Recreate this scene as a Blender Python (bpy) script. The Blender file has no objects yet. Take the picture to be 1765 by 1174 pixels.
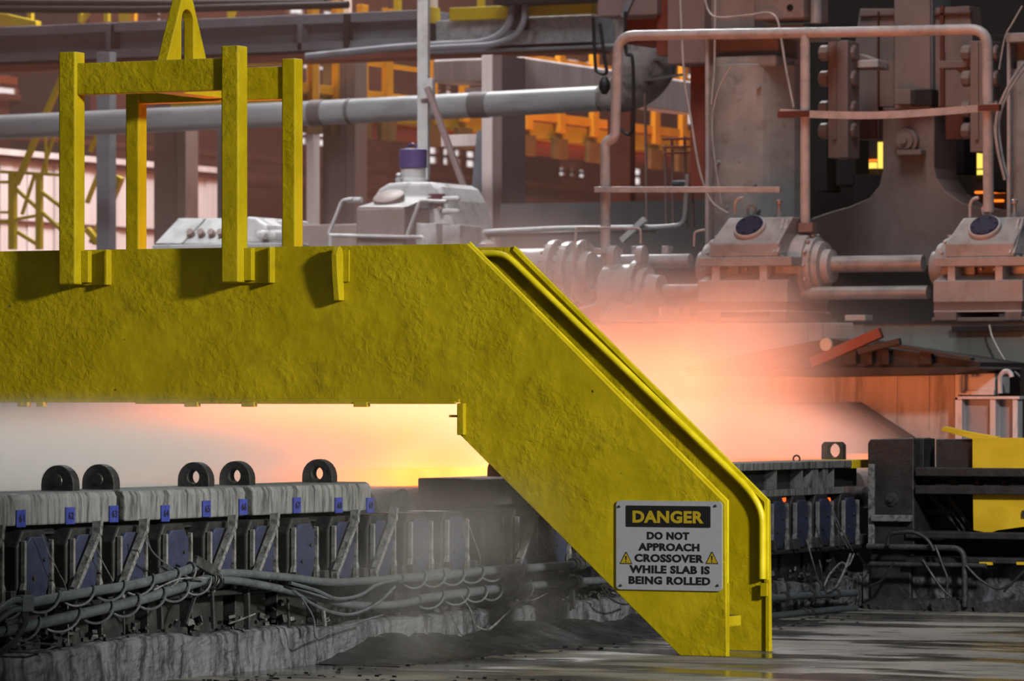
import bpy, bmesh, math, random
from mathutils import Vector, Matrix
random.seed(7)
sc = bpy.context.scene
COL = sc.collection
# ------------------------------------------------------------------ camera
# World axes: +X across the roller table (towards the operator side), +Y along
# the table towards the mill, Z up.  Origin: foot of the crossover's near stringer.
F = 8190.0; A = math.radians(26.4); H = 1.32; HY = 690.0
RR = (math.cos(A), math.sin(A)); DD = (-math.sin(A), math.cos(A))
CX = -(.8125*RR[0] + 24.6*DD[0]); CY = -(.8125*RR[1] + 24.6*DD[1])
cam = bpy.data.cameras.new('camera'); camo = bpy.data.objects.new('camera', cam); COL.objects.link(camo)
camo.location = (CX, CY, H); camo.rotation_euler = (math.pi/2, 0, A)
cam.sensor_width = 36.0; cam.lens = F/1765*36.0
cam.shift_y = (HY - 587.0)/1765.0
cam.clip_start = .5; cam.clip_end = 300
cam.dof.use_dof = True; cam.dof.focus_distance = 24.6; cam.dof.aperture_fstop = 5.6
sc.camera = camo
# ------------------------------------------------------------------ world, lights, exposure
sc.view_settings.view_transform = 'Standard'; sc.view_settings.look = 'None'
sc.view_settings.exposure = 0.0; sc.view_settings.gamma = 1.0
try: sc.view_settings.use_curve_mapping = False
except Exception: pass
W = bpy.data.worlds.new('hall_air'); sc.world = W; W.use_nodes = True
W.node_tree.nodes['Background'].inputs[0].default_value = (.80, .88, 1.0, 1)
W.node_tree.nodes['Background'].inputs[1].default_value = .06
sc.cycles.max_bounces = 6; sc.cycles.diffuse_bounces = 3; sc.cycles.glossy_bounces = 3
sc.cycles.transmission_bounces = 3; sc.cycles.transparent_max_bounces = 8
sc.cycles.volume_bounces = 2; sc.cycles.volume_step_rate = 1.0; sc.cycles.volume_max_steps = 96
sc.cycles.sample_clamp_indirect = 6.0
sc.cycles.use_denoising = True; sc.cycles.use_adaptive_sampling = True; sc.cycles.adaptive_threshold = .025
def area(name, loc, target, size, power, color, sy=None):
    l = bpy.data.lights.new(name, 'AREA'); l.energy = power; l.color = color; l.size = size
    if sy: l.shape = 'RECTANGLE'; l.size_y = sy
    o = bpy.data.objects.new(name, l); COL.objects.link(o); o.location = loc
    o.rotation_euler = (Vector(target)-Vector(loc)).to_track_quat('-Z', 'Y').to_euler()
    return o
# floodlight and high-bay lamps of the hall, then added fills
fl = bpy.data.lights.new('floodlight', 'SPOT'); fl.energy = 20500; fl.color = (1.0, .95, .84); fl.shadow_soft_size = .7
fl.spot_size = math.radians(29); fl.spot_blend = .5
flo = bpy.data.objects.new('floodlight', fl); COL.objects.link(flo); flo.location = (15, -6.2, 6.5)
flo.rotation_euler = (Vector((-1.5, -.6, 2.1))-flo.location).to_track_quat('-Z', 'Y').to_euler()
area('high_bay_lamp_table', (-1.0, -4.0, 12), (-1.5, 1, 0), 4.0, 120, (.86, .93, 1.0))
area('high_bay_lamp_mill', (-2.5, 7.0, 12.5), (-5.5, 12, 2), 4.0, 520, (1.0, .97, .96))
area('high_bay_lamp_rear', (-12, 20, 13), (-17, 18, 1), 6.0, 2700, (1.0, .97, .96))
bl = area('buffer_fill', (6, -3, 7), (.6, 5.8, .6), 1.0, 60, (1.0, .97, .92)); bl.data.spread = math.radians(32)  # unseen fill added to lift the buffer and yellow plates
ll = area('left_machine_fill', (-8.5, 7.0, 10), (-10, 12.3, 2.6), 1.5, 110, (.98, .98, 1.0)); ll.data.spread = math.radians(60)  # unseen fill added to brighten the gear unit and domed motor
# unseen orange fill added low at the back to redden the hall
area('orange_rear_fill', (-10.5, 24, .7), (-19, 23, 3.5), 4.0, 260, (1.0, .28, .12))
area('slab_glow_boost', (-3.0, 6.0, 1.1), (-2.7, 9.3, 2.2), 1.2, 190, (1.0, .22, .05), 1.2)  # lamp added over the slab to strengthen its glow on the portal

# ------------------------------------------------------------------ picture ray -> point on a real plane
def ray(px, py):
    u = (px-882.5)/F; v = (HY-py)/F
    return (DD[0]+u*RR[0], DD[1]+u*RR[1], v)
def PY(px, py, Y):
    d = ray(px, py); t = (Y-CY)/d[1]; return Vector((CX+d[0]*t, Y, H+d[2]*t))
def PX(px, py, X):
    d = ray(px, py); t = (X-CX)/d[0]; return Vector((X, CY+d[1]*t, H+d[2]*t))
def PZ(px, py, Z):
    d = ray(px, py); t = (Z-H)/d[2]; return Vector((CX+d[0]*t, CY+d[1]*t, Z))

# ------------------------------------------------------------------ node helpers
class S:
    "socket wrapper with arithmetic"
    def __init__(s, nt, k): s.nt = nt; s.k = k
    def _m(s, op, b=None, c=None):
        n = s.nt.nodes.new('ShaderNodeMath'); n.operation = op
        for i, v in enumerate((s, b, c)):
            if v is None: continue
            if isinstance(v, S): s.nt.links.new(v.k, n.inputs[i])
            else: n.inputs[i].default_value = v
        return S(s.nt, n.outputs[0])
    def __add__(s, b): return s._m('ADD', b)
    def __sub__(s, b): return s._m('SUBTRACT', b)
    def __mul__(s, b): return s._m('MULTIPLY', b)
    def __truediv__(s, b): return s._m('DIVIDE', b)
    def rsub(s, a): return s._m('MULTIPLY', -1.0)._m('ADD', a)
    def mx(s, b): return s._m('MAXIMUM', b)
    def mn(s, b): return s._m('MINIMUM', b)
    def pw(s, b): return s._m('POWER', b)
    def ab(s): return s._m('ABSOLUTE')
    def sm(s, lo, hi, a=0.0, b=1.0):
        n = s.nt.nodes.new('ShaderNodeMapRange'); n.interpolation_type = 'SMOOTHSTEP'
        s.nt.links.new(s.k, n.inputs[0])
        for i, v in ((1, lo), (2, hi), (3, a), (4, b)):
            if isinstance(v, S): s.nt.links.new(v.k, n.inputs[i])
            else: n.inputs[i].default_value = v
        return S(s.nt, n.outputs[0])
def newmat(name):
    m = bpy.data.materials.new(name); m.use_nodes = True; nt = m.node_tree; nt.nodes.clear()
    out = nt.nodes.new('ShaderNodeOutputMaterial'); return m, nt, out
def objco(nt):
    t = nt.nodes.new('ShaderNodeTexCoord'); return t.outputs['Object']
def noise(nt, co, scale, detail=3, rough=.55, stretch=None, dist=0):
    if stretch:
        mp = nt.nodes.new('ShaderNodeMapping'); mp.inputs['Scale'].default_value = stretch
        nt.links.new(co, mp.inputs[0]); co = mp.outputs[0]
    n = nt.nodes.new('ShaderNodeTexNoise'); n.inputs['Scale'].default_value = scale
    n.inputs['Detail'].default_value = detail; n.inputs['Roughness'].default_value = rough
    n.inputs['Distortion'].default_value = dist
    nt.links.new(co, n.inputs['Vector']); return S(nt, n.outputs['Fac'])
def mix(nt, fac, a, b):
    n = nt.nodes.new('ShaderNodeMix'); n.data_type = 'RGBA'
    nt.links.new(fac.k, n.inputs[0])
    for i, v in ((6, a), (7, b)):
        if hasattr(v, 'is_linked') or isinstance(v, bpy.types.NodeSocket): nt.links.new(v, n.inputs[i])
        else: n.inputs[i].default_value = (*v, 1)
    return n.outputs[2]
def paint(name, col, rough=.5, dirt=(.05, .05, .05), amount=.3, scale=6, stretch=None, bump=.0, bscale=40,
          dust=None, spec=.5, metal=0.0, chips=0.0, chipcol=(.02, .02, .02), var=.12, bdist=.01):
    "paint with blotchy dirt, chips, relief and dust lying on upward faces"
    m, nt, out = newmat(name); co = objco(nt)
    p = nt.nodes.new('ShaderNodeBsdfPrincipled'); nt.links.new(p.outputs[0], out.inputs[0])
    n1 = noise(nt, co, scale, 5, .6, stretch)
    c = mix(nt, n1.sm(.5-var*1.5, .5+var*1.5), tuple(x*(1-var) for x in col), tuple(min(1, x*(1+var)) for x in col))
    if amount > 0:
        n2 = noise(nt, co, scale*1.7, 6, .65, stretch, .3)
        c = mix(nt, n2.sm(.62-amount*.35, .80-amount*.2)*min(1, amount*1.6), c, dirt)
    if chips > 0:
        n3 = noise(nt, co, scale*5, 4, .7)
        c = mix(nt, n3.sm(.74-chips*.2, .78-chips*.2), c, chipcol)
    if dust:
        g = nt.nodes.new('ShaderNodeNewGeometry'); x = nt.nodes.new('ShaderNodeSeparateXYZ')
        nt.links.new(g.outputs['Normal'], x.inputs[0])
        c = mix(nt, S(nt, x.outputs[2]).sm(.86, .97), c, dust)
    nt.links.new(c, p.inputs['Base Color'])
    p.inputs['Metallic'].default_value = metal; p.inputs['Specular IOR Level'].default_value = spec
    r = n1.sm(.3, .7, max(.05, rough-.1), min(1, rough+.12)); nt.links.new(r.k, p.inputs['Roughness'])
    if bump > 0:
        b = nt.nodes.new('ShaderNodeBump'); b.inputs['Strength'].default_value = bump; b.inputs['Distance'].default_value = bdist
        h = (noise(nt, co, bscale, 5, .6, None, .4) + noise(nt, co, bscale*.25, 3, .5)*.8)*noise(nt, co, bscale*.07, 3, .6).sm(.38, .62, .25, 1.25)
        nt.links.new(h.k, b.inputs['Height']); nt.links.new(b.outputs[0], p.inputs['Normal'])
    return m
def flat(name, col, rough=.5, metal=0, spec=.5):
    m, nt, out = newmat(name)
    p = nt.nodes.new('ShaderNodeBsdfPrincipled'); nt.links.new(p.outputs[0], out.inputs[0])
    n = noise(nt, objco(nt), 25, 3)
    nt.links.new(mix(nt, n, tuple(x*.9 for x in col), tuple(min(1, x*1.08) for x in col)), p.inputs['Base Color'])
    p.inputs['Roughness'].default_value = rough; p.inputs['Metallic'].default_value = metal
    p.inputs['Specular IOR Level'].default_value = spec
    return m
def glow(name, col, strength, col2=None, scale=2.0):
    m, nt, out = newmat(name); e = nt.nodes.new('ShaderNodeEmission'); nt.links.new(e.outputs[0], out.inputs[0])
    e.inputs[0].default_value = (*col, 1); e.inputs[1].default_value = strength
    if name.startswith('hot_slab'):
        x = nt.nodes.new('ShaderNodeSeparateXYZ'); nt.links.new(objco(nt), x.inputs[0]); y = S(nt, x.outputs[1])
        nt.links.new((y.sm(-4.4, -2.4, .5, 1)*y.sm(-1.7, .6, 1, .17)*strength*1.9).k, e.inputs[1])
    if col2:
        n = noise(nt, objco(nt), scale, 4)
        nt.links.new(mix(nt, n.sm(.4, .62), col, col2), e.inputs[0])
    return m

# ------------------------------------------------------------------ mesh builder
ORG = {}
class MB:
    def __init__(s): s.bm = bmesh.new()
    def face(s, vs):
        try: s.bm.faces.new(vs)
        except ValueError: pass
    def hexa(s, p):
        v = [s.bm.verts.new(q) for q in p]
        for f in ((3, 2, 1, 0), (4, 5, 6, 7), (0, 1, 5, 4), (1, 2, 6, 5), (2, 3, 7, 6), (3, 0, 4, 7)): s.face([v[i] for i in f])
        return s
    def box(s, x0, x1, y0, y1, z0, z1):
        x0, x1 = min(x0, x1), max(x0, x1); y0, y1 = min(y0, y1), max(y0, y1); z0, z1 = min(z0, z1), max(z0, z1)
        return s.hexa([(x0, y0, z0), (x1, y0, z0), (x1, y1, z0), (x0, y1, z0), (x0, y0, z1), (x1, y0, z1), (x1, y1, z1), (x0, y1, z1)])
    def obox(s, c, ax, ay, az):
        "box from centre and three half-axis vectors"
        c, ax, ay, az = (Vector(q) for q in (c, ax, ay, az))
        return s.hexa([c-ax-ay-az, c+ax-ay-az, c+ax+ay-az, c-ax+ay-az, c-ax-ay+az, c+ax-ay+az, c+ax+ay+az, c-ax+ay+az])
    def beam(s, p0, p1, w, h, up=(0, 0, 1)):
        p0, p1 = Vector(p0), Vector(p1); d = (p1-p0); a = d.normalized(); u = Vector(up)
        if abs(a.dot(u)) > .98: u = Vector((0, 1, 0))
        sd = a.cross(u).normalized(); u2 = sd.cross(a).normalized()
        return s.obox((p0+p1)/2, d/2, sd*w/2, u2*h/2)
    def prism(s, poly, a0, a1, axis='y', holes=()):
        "polygon (u,v) extruded along an axis; axis y: (x,z); x: (y,z); z: (x,y)"
        f = {'y': lambda u, v, a: (u, a, v), 'x': lambda u, v, a: (a, u, v), 'z': lambda u, v, a: (u, v, a)}[axis]
        if not holes:
            v0 = [s.bm.verts.new(f(u, v, a0)) for u, v in poly]; v1 = [s.bm.verts.new(f(u, v, a1)) for u, v in poly]
            s.face(v0[::-1]); s.face(v1); n = len(poly)
            for i in range(n): s.face([v0[i], v0[(i+1) % n], v1[(i+1) % n], v1[i]])
            return s
        for a, cap in ((a0, 0), (a1, 1)):
            es = []
            for loop in (poly, *holes):
                vs = [s.bm.verts.new(f(u, v, a)) for u, v in loop]
                es += [s.bm.edges.new((vs[i], vs[(i+1) % len(vs)])) for i in range(len(vs))]
            bmesh.ops.triangle_fill(s.bm, edges=es, use_beauty=True)
        for loop in (poly, *holes):
            q0 = [s.bm.verts.new(f(u, v, a0)) for u, v in loop]; q1 = [s.bm.verts.new(f(u, v, a1)) for u, v in loop]; n = len(loop)
            for i in range(n): s.face([q0[i], q0[(i+1) % n], q1[(i+1) % n], q1[i]])
        bmesh.ops.remove_doubles(s.bm, verts=s.bm.verts, dist=1e-5)
        return s
    def tube(s, pts, r, n=10, caps=True):
        pts = [Vector(p) for p in pts]; rings = []; up = None
        rs = r if isinstance(r, (list, tuple)) else [r]*len(pts)
        for i, p in enumerate(pts):
            t = (pts[min(i+1, len(pts)-1)]-pts[max(i-1, 0)])
            if t.length < 1e-9: t = Vector((0, 0, 1))
            t.normalize()
            if up is None: up = Vector((0, 0, 1)) if abs(t.z) < .9 else Vector((1, 0, 0))
            sd = t.cross(up)
            if sd.length < 1e-4: sd = t.cross(Vector((.3, .7, .2)))
            sd.normalize(); up = sd.cross(t).normalized()
            rings.append([s.bm.verts.new(p+(sd*math.cos(2*math.pi*k/n)+up*math.sin(2*math.pi*k/n))*rs[i]) for k in range(n)])
        for a, b in zip(rings, rings[1:]):
            for k in range(n): s.face([a[k], a[(k+1) % n], b[(k+1) % n], b[k]])
        if caps: s.face(rings[0][::-1]); s.face(rings[-1])
        return s
    def lathe(s, p0, axis, prof, n=24):
        "profile [(distance along axis, radius)]"
        p0 = Vector(p0); a = Vector(axis).normalized(); u = a.orthogonal().normalized(); w = a.cross(u); rings = []
        for d, r in prof:
            rings.append([s.bm.verts.new(p0+a*d+(u*math.cos(2*math.pi*k/n)+w*math.sin(2*math.pi*k/n))*max(r, 1e-4)) for k in range(n)])
        for x, y in zip(rings, rings[1:]):
            for k in range(n): s.face([x[k], x[(k+1) % n], y[(k+1) % n], y[k]])
        s.face(rings[0][::-1]); s.face(rings[-1]); return s
    def cyl(s, p0, p1, r, n=20):
        p0, p1 = Vector(p0), Vector(p1); return s.lathe(p0, p1-p0, [(0, r), ((p1-p0).length, r)], n)
    def torus(s, c, axis, R, r, n=24, m=8):
        c = Vector(c); a = Vector(axis).normalized(); u = a.orthogonal().normalized(); w = a.cross(u); g = []
        for i in range(n):
            e = u*math.cos(2*math.pi*i/n)+w*math.sin(2*math.pi*i/n)
            g.append([s.bm.verts.new(c+e*(R+r*math.cos(2*math.pi*k/m))+a*r*math.sin(2*math.pi*k/m)) for k in range(m)])
        for i in range(n):
            for k in range(m): s.face([g[i][k], g[(i+1) % n][k], g[(i+1) % n][(k+1) % m], g[i][(k+1) % m]])
        return s
    def build(s, name, mat, parent=None, bev=0.0, smooth=False, org=None, seg=2):
        bmesh.ops.recalc_face_normals(s.bm, faces=s.bm.faces)
        o0 = ORG[parent.name] if parent else Vector(org if org else (0, 0, 0))
        bmesh.ops.translate(s.bm, verts=s.bm.verts, vec=-o0)
        me = bpy.data.meshes.new(name); s.bm.to_mesh(me); s.bm.free(); me.materials.append(mat)
        if smooth:
            me.polygons.foreach_set('use_smooth', [True]*len(me.polygons)); me.set_sharp_from_angle(angle=math.radians(38))
        o = bpy.data.objects.new(name, me); COL.objects.link(o); ORG[o.name] = o0
        if parent: o.parent = parent
        else: o.location = o0
        if bev > 0:
            b = o.modifiers.new('bevel', 'BEVEL'); b.width = bev; b.segments = seg; b.limit_method = 'ANGLE'; b.angle_limit = math.radians(40)
        return o
def thing(name, label, cat, loc, group=None):
    o = bpy.data.objects.new(name, None); COL.objects.link(o); o.location = loc; o.empty_display_size = .1
    ORG[o.name] = Vector(loc); return tag(o, label, cat, group)
def tag(o, label=None, cat=None, group=None, kind=None):
    for k, v in (('label', label), ('category', cat), ('group', group), ('kind', kind)):
        if v: o[k] = v
    return o
def struct(o): o['kind'] = 'structure'; return o
def dup(root, delta, label=None, group=None):
    "copy a thing, its parts and sub-parts, shifted by delta"
    def cp(o, par):
        c = o.copy(); COL.objects.link(c); ORG[c.name] = ORG[o.name]+Vector(delta)
        if par: c.parent = par
        for ch in [k for k in list(COL.objects) if k.parent == o]: cp(ch, c)
        return c
    r = cp(root, None); r.location = root.location+Vector(delta)
    if label: r['label'] = label
    if group: r['group'] = group
    return r
def bend(pts, rad, n=6):
    "polyline with rounded corners"
    pts = [Vector(p) for p in pts]; out = [pts[0]]
    for a, b, c in zip(pts, pts[1:], pts[2:]):
        r = min(rad, (a-b).length*.49, (c-b).length*.49); p = b+(a-b).normalized()*r; q = b+(c-b).normalized()*r
        for i in range(n+1):
            t = i/n; out.append(p*(1-t)**2+b*2*t*(1-t)+q*t*t)
    out.append(pts[-1]); return out
def smoothpath(pts, n=8):
    "Catmull-Rom through points"
    P = [Vector(p) for p in pts]; P = [P[0]*2-P[1]]+P+[P[-1]*2-P[-2]]; out = []
    for i in range(1, len(P)-2):
        for k in range(n):
            t = k/n; a, b, c, d = P[i-1:i+3]
            out.append(.5*((2*b)+(c-a)*t+(2*a-5*b+4*c-d)*t*t+(3*b-a-3*c+d)*t**3))
    return out+[P[-2]]
def text(name, body, loc, height, mat, parent, width=None, ry=0.0, bold=.0, normal='-y', depth=.0012):
    cu = bpy.data.curves.new(name, 'FONT'); cu.body = body; cu.align_x = 'CENTER'; cu.align_y = 'CENTER'
    cu.size = height*1.37; cu.space_character = 1.08; cu.extrude = depth/2; cu.offset = bold; cu.resolution_u = 3
    cu.materials.append(mat)
    t = bpy.data.objects.new('tmp_text', cu); COL.objects.link(t); bpy.context.view_layer.update()
    me = bpy.data.meshes.new_from_object(t.evaluated_get(bpy.context.evaluated_depsgraph_get()))
    bpy.data.objects.remove(t); bpy.data.curves.remove(cu)
    xs = [v.co.x for v in me.vertices]; ys = [v.co.y for v in me.vertices]
    cx = (max(xs)+min(xs))/2; cy = (max(ys)+min(ys))/2; w = max(xs)-min(xs); h = max(ys)-min(ys)
    sx = (width/w) if width else 1.0; sy = height/h if len(body) < 30 else 1.0
    o0 = ORG[parent.name]
    for v in me.vertices:
        x = (v.co.x-cx)*sx; y = (v.co.y-cy)*sy; z = v.co.z
        q = {'-y': Vector((x, -z, y)), '+x': Vector((z, x, y))}[normal]
        v.co = q+Vector(loc)-o0
    me.name = name
    o = bpy.data.objects.new(name, me); COL.objects.link(o); o.parent = parent; ORG[o.name] = o0
    return o

# ------------------------------------------------------------------ materials
YEL = paint('yellow_paint', (.335, .262, .001), .5, (.11, .085, .004), .22, 3.0, None, .55, 26, (.035, .035, .03), .28, 0, .22, (.035, .03, .015), .10, .012)
YELB = paint('rail_highlight_yellow', (.52, .43, .006), .36, (.2, .16, .01), .15, 8, None, .15, 30, None, .45)  # light caught by rails and edges put into a brighter yellow
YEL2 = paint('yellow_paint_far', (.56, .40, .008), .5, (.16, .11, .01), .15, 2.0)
ORA = paint('orange_rail_paint', (.75, .32, .008), .5, (.3, .12, .01), .12, 2.0)
BLK = paint('sooty_steel', (.014, .014, .015), .5, (.04, .04, .038), .3, 9, None, .5, 30, None, .4, 0, 0, (0, 0, 0), .4)
SCALE = paint('mill_scale', (.020, .021, .023), .55, (.06, .06, .06), .4, 12, None, .7, 35, None, .4, 0, 0, (0, 0, 0), .4)
GUARD = paint('worn_guard_steel', (.145, .152, .155), .6, (.03, .03, .032), .6, 8, (1, 2.2, .3), .5, 30, (.05, .065, .07), .4, 0, .25, (.03, .03, .03), .25)
RIB = paint('worn_rib_steel', (.14, .144, .145), .6, (.025, .025, .025), .6, 16, None, .5, 40)
BLU = paint('blue_cap_paint', (.018, .023, .052), .5, (.02, .02, .025), .4, 10, None, .3, 30, None, .4)
TAG = paint('blue_tag_paint', (.025, .036, .20), .45, (.01, .012, .05), .2, 30)
HOSE = paint('grey_pipe_wrap', (.052, .064, .073), .55, (.03, .03, .03), .4, 14, None, .5, 50)
CONC = paint('stained_concrete', (.096, .102, .116), .7, (.012, .013, .016), .66, 6.0, (1, 1.5, .36), 1.0, 30, None, .3, 0, .2, (.03, .03, .035), .5, .02)
GREY = paint('grey_machine_paint', (.34, .34, .335), .38, (.16, .13, .11), .3, 5, None, .15, 30, None, .5)
WHT = paint('silver_paint', (.46, .45, .45), .32, (.22, .19, .18), .3, 6, None, .2, 25, None, .6)
LGR = paint('girder_grey', (.20, .21, .24), .55, (.12, .11, .11), .3, 2, (1, 1, 2))
STL = paint('bare_steel', (.38, .38, .38), .45, (.15, .13, .12), .3, 6, None, 0, 30, None, .5, .35)
BRN = paint('haze_glow_brown', (.23, .06, .036), .7, (.08, .028, .022), .4, .8)  # orange haze light on the hall steel put into this brown
MAU = paint('primer_mauve', (.22, .155, .15), .6, (.14, .09, .085), .3, 1.5, (1, 1, .4))
PNK = paint('pale_cladding', (.85, .72, .70), .6, (.5, .38, .36), .2, 1.2, (4, 4, .2))
PUR = paint('purple_cap', (.075, .055, .16), .4, (.05, .04, .1), .2, 5)
NAVY = paint('navy_cover', (.024, .022, .05), .6, (.02, .02, .04), .3, 12, None, 0, 30, None, .2)
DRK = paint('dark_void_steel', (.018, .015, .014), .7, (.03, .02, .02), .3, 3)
CASE = paint('mill_casting', (.23, .172, .157), .6, (.14, .10, .09), .35, 3, (1, 1, .4), .2, 20)
MBEAM = paint('mill_concrete', (.29, .30, .285), .75, (.14, .125, .115), .4, 2.5, (1, 1, .2), .3, 20)
SIGNW = flat('sign_face', (.27, .285, .325), .45)
SIGNK = flat('sign_black', (.006, .006, .006), .45)
SIGNY = flat('sign_yellow', (.33, .24, .01), .45)
DGD = paint('backlit_guard', (.055, .046, .042), .6, (.02, .018, .018), .4, 8, (1, 2, .4), .4, 30)  # backlit shade of this guard block put into its colour
HOT = glow('hot_slab_glow', (1.0, .175, .02), 6.2, (1.0, .215, .03), 1.5)
# ================================================================== floor
def mk_floor():
    m, nt, out = newmat('wet_sooty_floor'); co = objco(nt)
    p = nt.nodes.new('ShaderNodeBsdfPrincipled'); nt.links.new(p.outputs[0], out.inputs[0])
    st = (.9, 2.2, 1)
    n1 = noise(nt, co, 1.1, 7, .65, st, .5); n2 = noise(nt, co, 9, 6, .7, (1, 2, 1)); n3 = noise(nt, co, .55, 4, .6, st)
    c = mix(nt, n1.sm(.40, .60), (.022, .022, .022), (.13, .122, .10))
    c = mix(nt, n2.sm(.56, .72)*.7, c, (.27, .262, .225))
    nt.links.new(c, p.inputs['Base Color'])
    wet = n3.sm(.44, .56); r = wet*.55+.12+n2*.1
    nt.links.new(r.k, p.inputs['Roughness']); p.inputs['Specular IOR Level'].default_value = .6
    b = nt.nodes.new('ShaderNodeBump'); b.inputs['Strength'].default_value = .5; b.inputs['Distance'].default_value = .01
    nt.links.new((n2*wet+n1*.4).k, b.inputs['Height']); nt.links.new(b.outputs[0], p.inputs['Normal'])
    return m
FLOOR = mk_floor()
struct(MB().box(-45, 14, -24, 60, -.3, 0).build('floor', FLOOR))
# ================================================================== crossover bridge
XC = -3.055
def sym(poly):
    return poly+[(2*XC-x, z) for x, z in poly[::-1]]
def q0(px, py, Y=0.0): v = PY(px, py, Y); return (v.x, v.z)
half = [q0(793, 690), q0(793, 750), q0(1172, 1126), (q0(1252, 1129)[0], 0.0), q0(1249, 867), q0(805, 420)]
half[2] = (half[2][0], 0.0)
br = thing('crossover_bridge', 'yellow steel crossover footbridge spanning the roller table with lifting frame on top', 'footbridge', (XC, .26, 0))
outline = sym(half)
WB = .57
MB().prism(outline, 0, .028).build('near_stringer', YEL, br, .003)
MB().prism(outline, WB, WB+.028).build('far_stringer', YEL, br, .003)
zt = half[0][1]
MB().box(2*XC-half[0][0]+.01, half[0][0]-.01, .03, WB-.002, zt+.012, zt+.045).build('walkway_deck', YEL, br, .003)
# lip under the girder, with its torn clips
lip = MB(); lip.box(2*XC-half[0][0], half[0][0], -.012, .03, zt-.012, zt+.006); lip.box(-3.2, half[0][0]-.02, -.02, .0, zt-.020, zt-.004)
lip.build('bottom_flange', YEL, br, .003)
for px, w in ((330, 25), (428, 24), (622, 25), (40, 20), (70, 14)):
    a = PY(px, 690, -.02); MB().box(a.x-w/2/300, a.x+w/2/300, -.03, .01, zt-.036, zt-.008).build('flange_clip', YEL, br, .004)
a = q0(793, 695); MB().box(a[0]-.005, a[0]+.035, -.03, .03, q0(793, 750)[1], a[1]).build('stop_plate', YEL, br, .004)
MB().box(a[0]-.06, a[0]+.02, -.012, .0, a[1]-.075, a[1]-.062).build('tie_bar', YEL, br)
# edge flats along the sloping tops
def slope_bar(y0, y1, zoff):
    p = half[5]; k = half[4]; m = MB()
    m.prism([(p[0], p[1]+zoff), (k[0]+zoff*.4, k[1]+zoff), (k[0]+zoff*.4, .36), (k[0]-.02, .36), (k[0]-.02, k[1]-.008), (p[0]-.008, p[1]-.02)], y0, y1)
    return m
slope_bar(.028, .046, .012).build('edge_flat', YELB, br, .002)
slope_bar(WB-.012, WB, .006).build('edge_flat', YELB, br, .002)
def rail_path(Y, off):
    pts = [(830, 437), (869, 437), (1288, 842), (1313, 880), (1313, 998)]
    o = [PY(x, y, WB-.022) for x, y in pts]
    return bend([Vector((v.x+off, Y, v.z-abs(off)*.6)) for v in o], .09)
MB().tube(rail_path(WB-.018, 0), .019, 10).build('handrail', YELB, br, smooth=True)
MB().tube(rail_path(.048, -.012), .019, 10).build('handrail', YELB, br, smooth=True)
for Y, e in ((0, -.008), (WB, .012)):
    k = half[4][0]
    MB().prism([(k-.012, .0), (k+.010, .0), (k+.010, .375), (k-.012, .385)], Y+.028 if Y == 0 else Y-.014, Y+.04 if Y == 0 else Y-.001).build('foot_plate', YEL, br, .002)
    MB().box(k-.035, k+.004, Y+.03 if Y == 0 else Y-.03, Y+.045 if Y == 0 else Y-.014, .29, .36).build('splice_block', YEL, br, .002)
# treads inside both sloping flights, and the stub step at the foot
for i in range(6):
    z = .95+i*.19; x = half[4][0]-(z-.80)*1.015-.46
    for xx in (x, 2*XC-x):
        m = MB(); m.box(xx-.13, xx+.13, .03, WB-.002, z-.014, z); m.box(xx+.118, xx+.13, .03, WB-.002, z-.05, z-.014); m.build('tread', YEL, br, .002)
for k, s_ in ((half[4][0], 1), (2*XC-half[4][0], -1)):
    z = PY(1268, 1062, .1).z
    MB().box(k-.10*s_, k-.005*s_, .03, .22, z-.055, z-.045).box(k-.10*s_, k-.005*s_, .03, .22, z-.012, z).box(k-.012*s_, k-.004*s_, .03, .22, z-.05, z).build('foot_step', YEL, br, .002)
# lifting frame posts
posts = [(-3.626, -.125, -.018), (-2.598, -.125, -.018)]
zb = PY(120, 490, -.12).z; ztop = PY(120, 89, -.12).z
for x, y0, y1 in posts:
    MB().box(x, x+.105, y0, y1, zb, ztop).build('lifting_post', YEL, br, .008)
for x in (-3.635, -2.63):
    MB().box(x, x+.085, WB+.03, WB+.125, 1.95, PY(500, 99, .55).z).build('lifting_post', YEL, br, .008)
z1 = PY(260, 105, -.07).z; z0 = PY(260, 160, -.07).z
MB().box(-3.53, -2.59, -.10, -.03, z0, z1).build('cross_beam', YEL, br, .006)
z1 = PY(455, 114, .57).z; z0 = PY(455, 171, .57).z
MB().box(-3.56, -2.62, WB+.045, WB+.115, z0, z1).build('cross_beam', YEL, br, .006)
MB().box(-3.11, -2.99, -.03, WB+.045, z0+.015, z0+.06).build('saddle_beam', YEL, br, .004)
# lifting eye: tall triangular plate with a long slot
c = .25; zl = z0+.06; prof = [(c-.285, zl), (c+.285, zl), (c+.065, zl+.47), (c+.035, zl+.51), (c-.035, zl+.51), (c-.065, zl+.47)]
slot = [(c-.065, zl+.02), (c+.065, zl+.02)]+[(c+.065*math.cos(t*math.pi/8), zl+.36+.065*math.sin(t*math.pi/8)) for t in range(9)]
MB().prism(prof, -3.09, -3.025, 'x', [slot]).build('lifting_eye', YEL, br, .006)
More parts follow.
